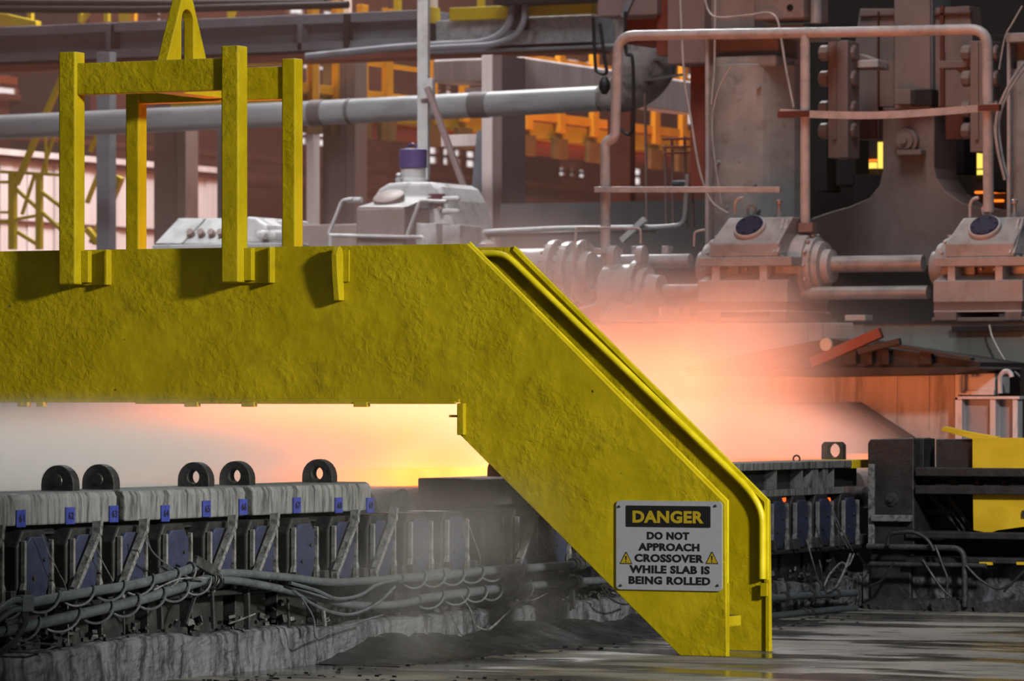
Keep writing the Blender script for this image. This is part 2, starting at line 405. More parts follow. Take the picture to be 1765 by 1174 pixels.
# mounting plates beside the front posts
for x in (-3.626, -2.598):
    x0 = x-.075; x1 = x+.265; zc = zb-.004; m = MB()
    m.box(x0, x1, -.018, .0, zc, zb+.19); m.build('mounting_plate', YEL, br, .003)
    MB().box(x1-.016, x1, -.055, -.018, zc, zb+.19).build('gusset', YEL, br, .003)
    MB().box(x+.105, x+.15, -.06, -.018, zb+.01, zb+.185).build('gusset', YEL, br, .003)
lz1 = PY(580, 424, -.05).z; lz0 = PY(580, 518, -.05).z; lx = PY(590, 470, -.05).x
MB().prism([(-.075, lz0+.12), (-.055, lz0), (0, lz0), (0, lz1-.06), (-.02, lz1-.015), (-.045, lz1), (-.07, lz1-.015), (-.085, lz1-.05)], lx-.05, lx-.015, 'x').build('side_lug', YEL, br, .004)
MB().box(lx-.10, lx+.02, -.012, .0, lz0+.10, lz1-.02).build('lug_backing', YEL, br, .003)
# danger sign
sp = PY(1154, 941, -.006)
def sgn(px, py, Y=-.006): return PY(px, py, Y)
a = sgn(1062, 1016); b = sgn(1245, 866); sx0, sx1, sz0, sz1 = a.x, b.x, a.z, b.z+.004
def rrect(x0, x1, z0, z1, r, n=4):
    out = []
    for cx, cz, a0 in ((x1-r, z1-r, 0), (x0+r, z1-r, 90), (x0+r, z0+r, 180), (x1-r, z0+r, 270)):
        out += [(cx+r*math.cos(math.radians(a0+90*k/n)), cz+r*math.sin(math.radians(a0+90*k/n))) for k in range(n+1)]
    return out
sg = MB().prism(rrect(sx0, sx1, sz0, sz1, .022), -.008, -.001).build('danger_sign', SIGNW, br, .001)
sg['label'] = 'white metal danger sign with black header screwed to the stair side'
hx0 = sgn(1079, 908).x; hx1 = sgn(1225, 873).x; hz0 = sgn(1152, 909).z; hz1 = sgn(1152, 872).z
MB().prism(rrect(hx0, hx1, hz0, hz1, .006), -.0092, -.0078).build('header_panel', SIGNK, sg)
def line(s, pxl, pxr, pyt, pyb, mat, bold=.0026, y=-.0085):
    l = sgn((pxl+pxr)/2, (pyt+pyb)/2); w = sgn(pxr, pyt).x-sgn(pxl, pyt).x; h = sgn(1150, pyt).z-sgn(1150, pyb).z
    text('lettering', s, (l.x, y, l.z), h, mat, sg, w, 0, bold)
line('DANGER', 1090.5, 1213, 880.5, 902, SIGNY, .0038, -.0097)
line('DO NOT', 1115.5, 1188.5, 917, 930.5, SIGNK)
line('APPROACH', 1100.5, 1206, 936.5, 950, SIGNK)
line('CROSSOVER', 1094, 1213, 955.5, 969.5, SIGNK)
line('WHILE SLAB IS', 1085, 1223.5, 975, 989, SIGNK)
line('BEING ROLLED', 1084, 1224.5, 994, 1008, SIGNK)
for px in (1079.5, 1227.5):
    c = sgn(px, 963); w = .036; h = .056; zb_ = sgn(px, 972).z
    MB().prism([(c.x-w, zb_), (c.x+w, zb_), (c.x+.003, zb_+h+.006), (c.x-.003, zb_+h+.006)], -.0092, -.0078).build('warning_triangle', SIGNK, sg)
    MB().prism([(c.x-w+.006, zb_+.004), (c.x+w-.006, zb_+.004), (c.x+.001, zb_+h), (c.x-.001, zb_+h)], -.0098, -.0090).build('warning_triangle', SIGNY, sg)
    MB().prism([(c.x-.0022, zb_+.018), (c.x+.0022, zb_+.018), (c.x+.0042, zb_+.041), (c.x-.0042, zb_+.041)], -.0104, -.0096).build('exclamation_mark', SIGNK, sg)
    MB().cyl((c.x, -.0104, zb_+.011), (c.x, -.0096, zb_+.011), .0035, 8).build('exclamation_mark', SIGNK, sg)
for px, py in ((1068, 873), (1234, 872), (1071, 1009), (1238, 1009)):
    c = sgn(px, py); MB().lathe((c.x, -.014, c.z), (0, 1, 0), [(0, .004), (.003, .007), (.006, .007)], 8).build('screw', SIGNK, sg)
# ================================================================== roller table
XT = -1.2
def bumpy(mb, seed, amp, cuts=5):
    rnd = random.Random(seed)
    bmesh.ops.subdivide_edges(mb.bm, edges=mb.bm.edges[:], cuts=cuts, use_grid_fill=True)
    for v in mb.bm.verts: v.co += Vector((rnd.uniform(-amp, amp), rnd.uniform(-amp, amp), rnd.uniform(-amp, amp)))
    return mb
# concrete plinth: ragged face cast in lifts
from mathutils import noise as mnz
m = MB(); ny = 520; rows = []
prof = [(k/13*.2, 0.0) for k in range(14)]+[(.212, -.02), (.218, -.06), (.21, -.12)]
for i in range(ny+1):
    y = -7.0+i*15.5/ny; row = []
    for z, dx in prof:
        v = Vector((y*1.2, z*2.0, 0)); f = mnz.noise(v*1.5)*.022+mnz.noise(v*5+Vector((3, 0, 0)))*.014+mnz.noise(v*17)*.008+mnz.noise(v*40)*.004
        h = z+(mnz.noise(Vector((y*1.1, 7, 0)))*.03+mnz.noise(Vector((y*6, 1, 0)))*.014)*(z/.2)
        row.append(m.bm.verts.new((XT-.012+dx+f, y, h-.012)))
    rows.append(row+[m.bm.verts.new((-4.9, y, .19)), m.bm.verts.new((-4.9, y, -.02))])
for a, b in zip(rows, rows[1:]):
    for k in range(len(a)-1): m.face([a[k], a[k+1], b[k+1], b[k]])
struct(m.build('concrete_plinth', CONC, smooth=False))
struct(MB().box(-4.7, -1.46, -7, 9.3, .2, .62).build('table_frame', DRK))
# sludge banked against the plinth and along the floor
rnd = random.Random(11); m = MB(); rows = []
for i in range(90):
    y = -1.6+i*.062; h = .05+.05*abs(math.sin(y*1.7))+.03*rnd.random(); h *= min(1, i/10, (89-i)/12)
    rows.append([m.bm.verts.new(p) for p in ((XT-.05, y, h), (XT+.05, y, h*.95+.005), (XT+.16+.05*rnd.random(), y, h*.55), (XT+.34+.14*rnd.random(), y, .004), (XT+.42+.1*rnd.random(), y, -.01))])
for a, b in zip(rows, rows[1:]):
    for k in range(4): m.face([a[k], a[k+1], b[k+1], b[k]])
SLG = paint('wet_sludge', (.012, .013, .014), .35, (.04, .04, .04), .3, 10, None, .8, 30, None, .5)
tag(m.build('sludge', SLG, smooth=True), kind='stuff')
rnd = random.Random(5); m = MB()
for i in range(420):
    y = rnd.uniform(-4.5, 6); x = XT+.15+abs(rnd.gauss(0, .25)); 
    if rnd.random() < .45: x = rnd.uniform(-1, 1.3); y = rnd.uniform(-4.2, -2.2)
    r = rnd.uniform(.004, .014); c = Vector((x, y, r*.2))
    m.obox(c, Vector((r, r*.3*rnd.uniform(-1, 1), 0)), Vector((-r*.3, r*rnd.uniform(.5, 1), 0)), Vector((rnd.uniform(-.2, .2)*r, 0, r*.5)))
tag(m.build('scale_debris', SCALE), kind='stuff')
m = MB(); rnd = random.Random(21)
for i in range(420):
    y = rnd.uniform(-5, 5.6); r = rnd.uniform(.006, .022); c = Vector((rnd.uniform(-1.34, -1.22), y, .205+abs(rnd.gauss(0, .05))))
    a = rnd.uniform(0, 6.3); e = Vector((math.cos(a), math.sin(a), rnd.uniform(-.4, .4)))*r; f = Vector((-math.sin(a), math.cos(a), rnd.uniform(-.4, .4)))*r*rnd.uniform(.3, .9)
    m.obox(c, e, f, e.cross(f).normalized()*r*rnd.uniform(.3, 1))
tag(m.build('sludge_lumps', SCALE), kind='stuff')
# --- bearing units, one for each roller
YI = [-4.17+.4155*i for i in range(-1, 20)]+[4.31, 4.67, 5.03, 5.45]
brace_at = {1: 1, 2: 1, 4: 1, 5: 1, 12: 1, -1: 1, 7: 1, 8: 1, 15: 1}
def bearing(y, label, brace):
    t = thing('roller_bearing', label, 'bearing', (XT, y, .22), 'bearing blocks along the roller table')
    m = MB(); m.prism([(y-.14, .40), (y+.14, .40), (y+.14, .66), (y+.09, .735), (y-.09, .735), (y-.14, .66)], -1.50, -1.245, 'x')
    m.build('bearing_block', BLK, t, .01)
    m = MB(); m.box(-1.46, -1.20, y-.165, y+.165, .38, .405); m.box(-1.44, -1.30, y-.15, y+.15, .19, .375); m.build('sole_plate', BLK, t, .006)
    pr = [(y-.098, .665), (y-.10, .54), (y-.085, .47), (y-.05, .425), (y, .41), (y+.05, .425), (y+.085, .47), (y+.10, .54), (y+.098, .665), (y+.06, .705), (y-.06, .705)]
    c = MB().prism(pr, -1.245, -1.222, 'x').build('blue_cap', BLU, t, .006)
    for dy, z in ((-.04, .52), (.05, .60)): MB().cyl((-1.222, y+dy, z), (-1.212, y+dy, z), .009, 6).build('bolt', SCALE, c)
    for s in (-1, 1):
        MB().prism([(y+s*.108, .69), (y+s*.122, .69), (y+s*.124, .50), (y+s*.165, .405), (y+s*.105, .405), (y+s*.108, .50)], -1.238, -1.212, 'x').build('side_rib', RIB, t, .004)
        MB().box(-1.215, -1.18, y+s*.15-.022, y+s*.15+.022, .405, .47).build('clamp_block', SCALE, t, .004)
    if brace:
        m = MB(); m.beam((-1.19, y+.05, .765), (-1.185, y+.03, .70), .022, .05, (1, 0, 0)); m.beam((-1.185, y+.035, .71), (-1.19, y-.17, .44), .022, .042, (1, 0, 0)); m.beam((-1.19, y-.165, .46), (-1.19, y-.165, .40), .022, .04, (1, 0, 0))
        m.build('diagonal_strut', RIB, t, .004)
    return t
def near_of(y):
    if y < -4.3: return 'beyond the guard beam end'
    return None
names = []
for k, y in enumerate(YI):
    i = k-1
    seq = {0: 'blue-capped bearing block under number tag 61, nearest the left picture edge', 1: 'blue-capped bearing with slanting strut left of the first beam joint', 2: 'blue-capped bearing with slanting strut under the first beam joint',
           3: 'blue-capped bearing without strut under number tag 64', 4: 'blue-capped bearing with slanting strut under number tag 65', 5: 'blue-capped bearing with slanting strut under the second beam joint',
           6: 'hazy bearing block without strut under number tag 67', 7: 'steam-veiled bearing second from the right end of the tagged beams', 8: 'steam-veiled bearing under the very end of the tagged beams',
           9: 'open-topped bearing block just past the end of the guard beam', 10: 'open-topped bearing with dull blue cap, middle of the gap', 11: 'bearing with blue cap just before the short dark guard block',
           12: 'bearing with slanting strut under the short dark guard block', 13: 'blue-capped bearing right of the strutted one, beside the yellow stair flight',
           20: 'first blue-capped bearing right of the yellow stair foot', 21: 'second blue-capped bearing right of the yellow stair foot', 22: 'third blue-capped bearing right of the yellow stair foot', 23: 'bright blue bearing cap beside the tall black buffer post'}
    lab = seq.get(i, 'blue-capped bearing block of the table, hidden behind the yellow stair flight' if 13 < i < 20 else 'blue-capped bearing block of the table beyond the left picture edge')
    bearing(y, lab, i in brace_at)
# --- rollers
t0 = None
for k, y in enumerate(YI+[5.9, 6.35, 6.8, 7.25, 7.7, 8.15, 8.6, 9.05]):
    r = MB().lathe((-1.49, y, .70), (-1, 0, 0), [(0, .06), (.06, .06), (.061, .15), (3.05, .15), (3.051, .06), (3.12, .06)], 20).build('table_roller', SCALE, None, smooth=True, org=(-3.0, y, .55))
    tag(r, 'dark steel roller of the table, hidden by steam behind the bearings', 'roller', 'rollers of the table')
# --- guard beams with eyes and number tags
def eye(parent, y, x=-1.44, blind=False, w=.088, h=.135, z=.885, th=.06, hole=.033):
    P = [(x-w, z), (x+w, z)]+[(x+w*math.cos(a*math.pi/12), z+h-w+w*math.sin(a*math.pi/12)) for a in range(13)]
    hl = [] if blind else [[(x+hole*math.cos(a*math.pi/8), z+.062+hole*math.sin(a*math.pi/8)) for a in range(16)]]
    m = MB().prism(P, y-th/2, y+th/2, 'y', hl)
    if blind: m.lathe((x, y-th/2, z+.062), (0, -1, 0), [(-.01, .034), (.008, .03), (.010, .012)], 14)
    return m.build('lifting_eye', BLK, parent, .005, smooth=False)
def numtag(parent, y, num, z, xf=-1.262):
    tg = MB().box(xf, xf+.008, y-.038, y+.038, z-.039, z+.039).build('number_tag', TAG, parent, .001)
    if num: text('number', num, (xf+.009, y+.002, z), .034, SIGNK, tg, .046, 0, .0012, '+x')
    return tg
def guard(y0, y1, label, eyes, tags, z0=.755, z1=.902, mat=None):
    t = thing('guard_beam', label, 'guard beam', (-1.4, (y0+y1)/2, .74), 'guard beams on the table edge')
    m = MB(); m.prism([(-1.60, z0), (-1.262, z0), (-1.262, z1-.03), (-1.275, z1-.008), (-1.295, z1), (-1.60, z1)], y0, y1)
    b = m.build('beam_body', mat or GUARD, t, .008)
    MB().box(-1.58, -1.33, y0+.05, y1-.05, z0-.045, z0).build('beam_packer', BLK, t)
    for e in eyes: eye(t, e[0], blind=e[1])
    for y, n, z in tags: numtag(t, y, n, z)
    return t
def ty(px): return PX(px, 870, -1.26).y
def tz(px, py): return PX(px, py, -1.26).z
def ey(px): return PY(px, 830, 0) and PX(px, 840, -1.44).y
guard(-6.2, ty(203), 'worn grey guard beam at the left edge with two solid lifting eyes', [(ey(104), True), (ey(174), True), (-5.4, False)],
      [(ty(35), '61', tz(35, 894)), (ty(120), '62', tz(120, 889)), (ty(195), '63', tz(195, 886))])
guard(ty(216), ty(424), 'worn grey guard beam with tags 64 to 66, between two joints', [(ey(338), False), (ey(409), False)],
      [(ty(284), '64', tz(284, 885)), (ty(355), '65', tz(355, 877)), (ty(418), '66', tz(418, 874))])
guard(ty(437), ty(641), 'steam-veiled grey guard beam ending in the gap, with one lifting eye', [(ey(551), False)],
      [(ty(511), '67', tz(511, 871)), (ty(583), '68', tz(583, 871)), (ty(637), '69', tz(637, 871))])
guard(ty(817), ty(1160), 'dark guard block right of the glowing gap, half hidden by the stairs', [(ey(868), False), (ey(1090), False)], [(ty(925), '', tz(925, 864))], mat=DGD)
# fabricated beam right of the stair foot
t = thing('guard_beam', 'ribbed grey guard beam right of the stair foot with a square lifting eye', 'guard beam', (-1.4, 4.7, .72), 'guard beams on the table edge')
y0, y1 = 3.2, PX(1494, 800, -1.26).y; zt, zb = .94, .732
MB().box(-1.60, -1.235, y0, y1, zt-.045, zt).build('top_plate', GUARD, t, .004)
MB().box(-1.60, -1.245, y0, y1-.4, zb, zb+.042).build('bottom_plate', GUARD, t, .004)
MB().box(-1.60, -1.33, y0, y1, zb+.04, zt-.045).build('web_plate', SCALE, t)
for px, w in ((1338, .012), (1383, .012), (1405, .10), (1422, .10), (1437, .012)):
    y = PX(px, 830, -1.25).y; MB().box(-1.34, -1.248, y-w/2, y+w/2, zb+.04, zt-.045).build('stiffener', GUARD, t, .003)
ye = PX(1437, 797, -1.44).y; x = -1.44
MB().prism([(x-.075, zt), (x+.075, zt), (x+.075, zt+.095), (x+.055, zt+.115), (x-.055, zt+.115), (x-.075, zt+.095)], ye-.03, ye+.03, 'y', [[(x+.01+.043*math.cos(a*math.pi/8), zt+.06+.045*math.sin(a*math.pi/8)) for a in range(16)]]).build('lifting_eye', BLK, t, .005)
yr = PX(1373, 795, -1.44).y; MB().torus((-1.44, yr, zt+.012), (0, 1, 0), .022, .006, 14, 6).build('small_ring', BLK, t)
MB().box(-1.5, -1.23, PX(1462, 800, -1.26).y, y1, zt-.05, zt+.002).build('yellow_end', YEL2, t)
# --- wrapped pipes
def wrapped(name, label, pxs, r, coil, X=-1.12, R=None, pitch=.25, ph=0.0, cmat=None):
    base = [PX(px, py, X) for px, py in pxs]; path = smoothpath(base, 6)
    t = thing(name, label, 'pipe', base[0], 'pipes along the foot of the table')
    MB().tube(path, r, 12).build('pipe', HOSE, t, smooth=True)
    if coil:
        a, b = coil; pts = []; n = 140; L = (path[-1]-path[0]).length
        for i in range(n+1):
            f = a+(b-a)*i/n; k = f*(len(path)-1); j = min(int(k), len(path)-2); p = path[j].lerp(path[j+1], k-j)
            th = 2*math.pi*f*L/pitch+ph; rr = (R or r*1.75)
            pts.append(p+Vector((math.cos(th)*rr, .0, math.sin(th)*rr-.35*rr)))
        MB().tube(pts, .0062, 6).build('wrap_coil', cmat or HOSE, t, smooth=True)
    return t
w1 = wrapped('wrapped_pipe', 'upper grey pipe wound with a loose coil, in front of the left bearings', [(-40, 1058), (57, 1038), (150, 1021), (230, 1008), (300, 990), (338, 976)], .023, (.1, .97))
w2 = wrapped('wrapped_pipe', 'lower grey pipe wound with a loose coil, in front of the left plinth', [(-40, 1098), (41, 1081), (150, 1056), (230, 1037), (300, 1016), (362, 997)], .025, (.1, .97), ph=1.2)
w3 = wrapped('plain_pipe', 'upper grey pipe sagging right from the wired bundle into the steam', [(362, 988), (420, 989), (500, 996), (580, 1004), (700, 995), (770, 985)], .020, None, X=-1.13)
w4 = wrapped('plain_pipe', 'lower grey pipe sagging right from the wired bundle into the steam', [(362, 998), (420, 1003), (510, 1021), (600, 1042), (680, 1042), (740, 1030)], .020, None, X=-1.13)
w5 = wrapped('wrapped_pipe', 'upper coiled pipe between the steam and the yellow stair flight', [(690, 997), (760, 992), (830, 985), (905, 979)], .024, (.05, .98), ph=.4, pitch=.23)
w6 = wrapped('wrapped_pipe', 'lower coiled pipe between the steam and the yellow stair flight', [(720, 1033), (800, 1022), (850, 1016), (900, 1010)], .024, (.05, .98), ph=2.2, pitch=.23)
def flanged(label, pxs, r, rings, X=-1.12):
    base = [PX(px, py, X) for px, py in pxs]; t = thing('flanged_pipe', label, 'pipe', base[0], 'pipes along the foot of the table')
    MB().tube(base, r, 12).build('pipe', HOSE, t, smooth=True)
    d = (base[1]-base[0]).normalized()
    for px, py in rings: MB().lathe(PX(px, py, X), d, [(-.012, r*1.65), (.012, r*1.65)], 16).build('flange', SCALE, t, .003)
    return t
flanged('upper straight pipe with flange rings beside the yellow stair flight', [(895, 981), (985, 973), (1060, 968)], .022, [(988, 973), (995, 972), (1003, 971)])
flanged('lower straight pipe with flange rings beside the yellow stair flight', [(890, 1012), (990, 1003), (1080, 998)], .021, [(989, 1003), (996, 1002)])
flanged('upper straight pipe right of the stair foot under the blue caps', [(1290, 1034), (1370, 1028), (1440, 1024), (1475, 1022)], .022, [(1352, 1029), (1398, 1026), (1440, 1024)])
flanged('lower straight pipe right of the stair foot above the plinth', [(1290, 1066), (1380, 1057), (1450, 1050), (1475, 1049)], .021, [(1385, 1057), (1396, 1056)])
# junction box, steel scraps, standing rods
def single(mb, name, mat, label, cat, bev=0, smooth=False, group=None, org=None):
    vs = [v.co.copy() for v in mb.bm.verts]; lo = Vector([min(v[i] for v in vs) for i in range(3)]); hi = Vector([max(v[i] for v in vs) for i in range(3)])
    o = mb.build(name, mat, None, bev, smooth, org or ((lo.x+hi.x)/2, (lo.y+hi.y)/2, lo.z)); tag(o, label, cat, group); return o
a = PX(43, 1041, -1.08)
t = thing('junction_box', 'small grey junction box clamped on the coiled pipes at left', 'junction box', a)
MB().box(a.x-.025, a.x+.02, a.y-.045, a.y+.045, a.z-.035, a.z+.038).build('box_body', HOSE, t, .004)
for dz in (.02, -.02): MB().tube(smoothpath([a+Vector((0, -.04, dz)), a+Vector((.02, -.15, dz-.005)), a+Vector((.03, -.32, dz-.06)), a+Vector((.03, -.45, dz-.09))], 6), .014, 8).build('conduit', HOSE, t, smooth=True)
for k in range(3): MB().tube(smoothpath([a+Vector((0, -.02+.02*k, -.03)), a+Vector((.01, -.04+.01*k, -.11)), a+Vector((.02, -.22, -.19-.01*k)), a+Vector((.02, -.42, -.22))], 6), .006, 6).build('cable', BLK, t, smooth=True)
def bar(pa, pb, w, h, label, X=-1.10, mat=None, name='steel_bar', X2=None):
    m = MB(); m.beam(PX(*pa, X), PX(*pb, X2 or X), w, h, (1, 0, 0)); single(m, name, mat or SCALE, label, 'bar', .004)
bar((336, 966), (370, 985), .05, .025, 'dark flat bar tilted over the wired pipe bundle')
bar((272, 983), (290, 978), .03, .02, 'short steel offcut lying on the coiled pipes', -1.15)
bar((365, 1010), (368, 1085), .016, .018, 'thin upright bar under the wired pipe bundle', -1.14)
bar((338, 1022), (320, 1076), .012, .02, 'slanting flat bar leaning under the coiled pipes', -1.14)
bar((557, 1052), (560, 1080), .018, .018, 'pale short rod standing out of the smoke', -1.05, RIB)
bar((212, 1030), (214, 1095), .010, .012, 'thin rod hanging below the lower coiled pipe', -1.16)
bar((496, 1030), (498, 1082), .012, .014, 'thin rod below the sagging pipes at the smoke', -1.15)
for i, (px, y0_, y1_) in enumerate(((75, 1052, 1100), (275, 1035, 1085), (425, 1010, 1085), (858, 990, 1055), (985, 985, 1050), (1342, 1030, 1070), (1370, 1030, 1085))):
    bar((px, y0_), (px+2, y1_), .02, .03, ['upright clip post under the left junction box', 'upright clip post under the first tagged beam joint', 'upright clip post left of the drifting smoke', 'upright clip post beside the coiled pipes right of the smoke', 'upright clip post at the flange rings by the stairs', 'upright clip post right of the stair foot', 'second upright clip post right of the stair foot'][i], -1.2)
# cables
def cable(pts, label, X=-1.10, r=.0035, mat=None, cat='cable', group='loose cables along the table'):
    m = MB().tube(smoothpath([PX(px, py, X+random.uniform(-.01, .02)) for px, py in pts], 7), r, 6)
    single(m, 'cable', mat or BLK, label, cat, 0, True, group)
cable([(72, 922), (82, 950), (100, 985), (115, 1022), (118, 1110)], 'thin wire hanging from the cap under tag 61', -1.17, .0025, RIB)
cable([(163, 935), (175, 965), (195, 1002)], 'short thin wire from the strutted bearing before the first joint', -1.17, .0028, RIB)
cable([(252, 922), (262, 950), (290, 975), (325, 995), (345, 1000)], 'thin cable drooping from the first beam joint into the wired bundle', -1.10, .004, HOSE)
cable([(265, 1017), (290, 1005), (310, 998), (335, 996), (360, 997)], 'pale cable lying along the coiled pipes', -1.07, .004, RIB)
cable([(20, 1118), (50, 1110), (95, 1112), (60, 1125), (15, 1122)], 'cable loop on top of the plinth at left', -1.15, .005)
cable([(395, 1075), (420, 1066), (440, 1058)], 'rusty cable stub under the bundle', -1.14, .004, RIB)
cable([(500, 1005), (545, 1018), (580, 1032), (620, 1026), (650, 1008), (690, 998)], 'grey hose looping across the smoke', -1.07, .009, HOSE)
cable([(505, 1018), (540, 1042), (575, 1056), (610, 1058), (650, 1040), (680, 1012)], 'lower grey hose looping across the smoke', -1.07, .008, HOSE)
cable([(520, 1030), (540, 1065), (545, 1100), (570, 1090), (620, 1072), (660, 1060)], 'thin line trailing to the floor in the smoke', -1.04, .005, HOSE)
cable([(790, 1020), (810, 1050), (820, 1078), (845, 1084), (870, 1060), (895, 1040), (918, 1025)], 'loose pale wire hanging in a loop over the plinth', -1.10, .0035, RIB)
cable([(860, 1025), (880, 1036), (915, 1035), (945, 1022)], 'pale wire under the lower coiled pipe', -1.12, .003, RIB)
cable([(915, 1000), (918, 1020), (900, 1035), (880, 1052), (860, 1070), (842, 1085)], 'wire dropping from the flanged pipes', -1.09, .0035, RIB)
cable([(1035, 1010), (1050, 1030), (1075, 1042), (1100, 1035)], 'dark cable bight beside the stair flight', -1.08, .006)
cable([(805, 893), (815, 925), (826, 955), (828, 975)], 'thin wire from the open-topped bearing right of the gap', -1.17, .0025, RIB)
cable([(920, 898), (935, 930), (944, 952)], 'thin wire from the bearing under the short guard block', -1.17, .0025, RIB)
for i, (pts, r) in enumerate((([(1466, 955), (1455, 985), (1440, 1012), (1425, 1020)], .008), ([(1472, 955), (1462, 975), (1450, 970), (1430, 990), (1420, 1012)], .006), ([(1425, 1020), (1410, 1000), (1400, 965), (1390, 930)], .005), ([(1436, 880), (1446, 905), (1462, 935), (1470, 950)], .004), ([(1434, 875), (1440, 900), (1450, 925), (1462, 945)], .004), ([(1478, 955), (1495, 975), (1510, 965)], .006), ([(1412, 965), (1416, 985), (1420, 1018)], .006), ([(1402, 893), (1410, 920), (1416, 940)], .003))):
    cable(pts, ['pale cable bundle sagging right of the stair foot', 'second pale cable of the sagging bundle', 'cable rising from the bundle to a blue cap', 'wire slanting down past the third blue cap', 'wire beside the slanting one at the third blue cap', 'cable joining the bundle to the black buffer', 'short dark cable hanging onto the plinth', 'wire beside the second blue cap right of the stair'][i], -1.09, r, RIB if i < 5 else BLK)
# wire knot around the bundle
m = MB()
for k in range(7):
    c = PX(362+k*1.5, 993+k, -1.12); m.torus(c+Vector((0, random.uniform(-.03, .03), -.01)), (random.uniform(-.3, .3), 1, random.uniform(-.5, .5)), .045+random.uniform(-.008, .008), .004, 16, 5)
single(m, 'wire_knot', BLK, 'black wire lashing knotted round the pipe bundle', 'wire', 0, True)

SPK = glow('speck_glow', (1.0, .16, .03), 1.2)  # emissive lumps added for the orange specks under the beam
for px, lab in ((1352, 'small orange ember above the first blue cap right of the stair'), (1399, 'small orange ember above the second blue cap right of the stair'), (1427, 'faint orange ember above the third blue cap right of the stair')):
    c = PX(px, 862, -1.30); single(MB().obox(c, (.012, 0, .004), (0, .032 if px < 1420 else .02, 0), (-.003, 0, .013)), 'speck', SPK, lab, 'speck', .004, False, 'orange specks under the ribbed guard beam')
# ================================================================== black buffer and yellow plates right of the table
YB = 5.5
def bxp(m, l, r, t, b, Y, dep, Yt=None):
    "box whose front face fills a picture rectangle on the plane Y"
    p = PY(l, (t+b)/2, Y).x; q = PY(r, (t+b)/2, Y).x; c = (l+r)/2
    return m.box(p, q, Y, Y+dep, PY(c, b, Y).z, PY(c, t, Y).z)
def pol(pts, Y): return [(v.x, v.z) for v in (PY(px, py, Y) for px, py in pts)]
t = thing('buffer_post', 'tall black buffer post at the end of the roller table', 'buffer', (-1.0, YB+.2, 0))
m = MB(); m.prism(pol([(1496, 945), (1495, 765), (1499, 757), (1575, 755), (1576, 945)], YB), YB, YB+.32); m.build('post_body', BLK, t, .01)
bxp(MB(), 1496, 1506, 800, 946, YB-.02, .03).build('edge_strip', RIB, t, .004)
bxp(MB(), 1500, 1568, 888, 899, YB-.05, .06).build('cross_rib', RIB, t, .004)
bxp(MB(), 1500, 1570, 899, 1046, YB+.06, .3).build('post_foot', BLK, t, .01)
a = PY(1537, 861, YB); MB().lathe((a.x, YB, a.z), (0, -1, 0), [(0, .045), (.012, .04), (.013, .02), (.03, .018)], 14).build('bolt_boss', SCALE, t)
m = MB(); bxp(m, 1577, 1592, 756, 808, YB+.1, .2); m.build('rear_plate', BLK, t, .005)
t = thing('guard_frame', 'black steel frame carrying yellow plates at the right edge', 'guard frame', (0, YB+.3, 0))
m = MB(); a = bxp(m, 1577, 1900, 822, 1046, YB+.35, .25); m.build('back_panel', BLK, t)
for tt, bb, lab in ((807, 822, 0), (838, 853, 1), (918, 930, 2), (962, 972, 3)):
    bxp(MB(), 1577 if tt < 900 else 1560, 1900, tt, bb, YB-.03, .3).build('rail', BLK, t, .006)
bxp(MB(), 1578, 1640, 878, 886, YB+.2, .1).build('rail', BLK, t, .006)
bxp(MB(), 1613, 1676, 757, 808, YB+.1, .2).build('black_plate', BLK, t, .006)
for l in (1590, 1637, 1680, 1725): bxp(MB(), l, l+9, 822, 838, YB+.15, .06).build('spacer', SCALE, t)
YPL = paint('yellow_plate_paint', (.46, .30, .006), .5, (.25, .15, .01), .12, 4, None, .1, 20)
bxp(MB(), 1676, 1900, 755, 808, YB+.02, .02).build('yellow_plate', YPL, t, .002)
MB().prism(pol([(1677, 852), (1900, 852), (1900, 905), (1765, 908), (1735, 912), (1720, 914), (1711, 917), (1708, 925), (1704, 924), (1700, 918), (1690, 916), (1678, 914)], YB+.02), YB+.02, YB+.04).build('yellow_plate', YPL, t)
bxp(MB(), 1688, 1710, 969, 974, YB-.04, .02).build('yellow_strip', YPL, t); bxp(MB(), 1752, 1790, 969, 974, YB-.04, .02).build('yellow_strip', YPL, t)
bxp(MB(), 1761, 1770, 880, 891, YB+.0, .02).build('small_plug', SCALE, t)
for p, q in (((1632, 852), (1682, 920)), ((1600, 850), (1672, 925)), ((1660, 920), (1640, 880))):
    MB().beam(PY(*p, YB+.2), PY(*q, YB+.2), .02, .03).build('brace', SCALE, t)
m = MB(); m.prism(pol([(1625, 742), (1630, 735), (1665, 743), (1722, 753), (1722, 757), (1680, 757)], YB+.1), YB+.06, YB+.14)
single(m, 'yellow_offcut', YPL, 'bent yellow steel strip lying on top of the black plate', 'steel strip', .002)
def pipeY(pts, r, label, Y=YB-.08, mat=None, rad=.08, name='pipe', cat='pipe', group=None):
    m = MB().tube(bend([PY(px, py, Y) for px, py in pts], rad), r, 12); single(m, name, mat or SCALE, label, cat, 0, True, group)
pipeY([(1495, 942), (1662, 945), (1663, 1046)], .019, 'dull pipe crossing the buffer foot and turning down')
pipeY([(1500, 972), (1648, 974), (1700, 976)], .016, 'lower dull pipe crossing the buffer foot')
pipeY([(1530, 940), (1532, 920), (1575, 916), (1600, 930), (1610, 950)], .012, 'dark hose arched over the buffer foot', YB-.12, BLK)
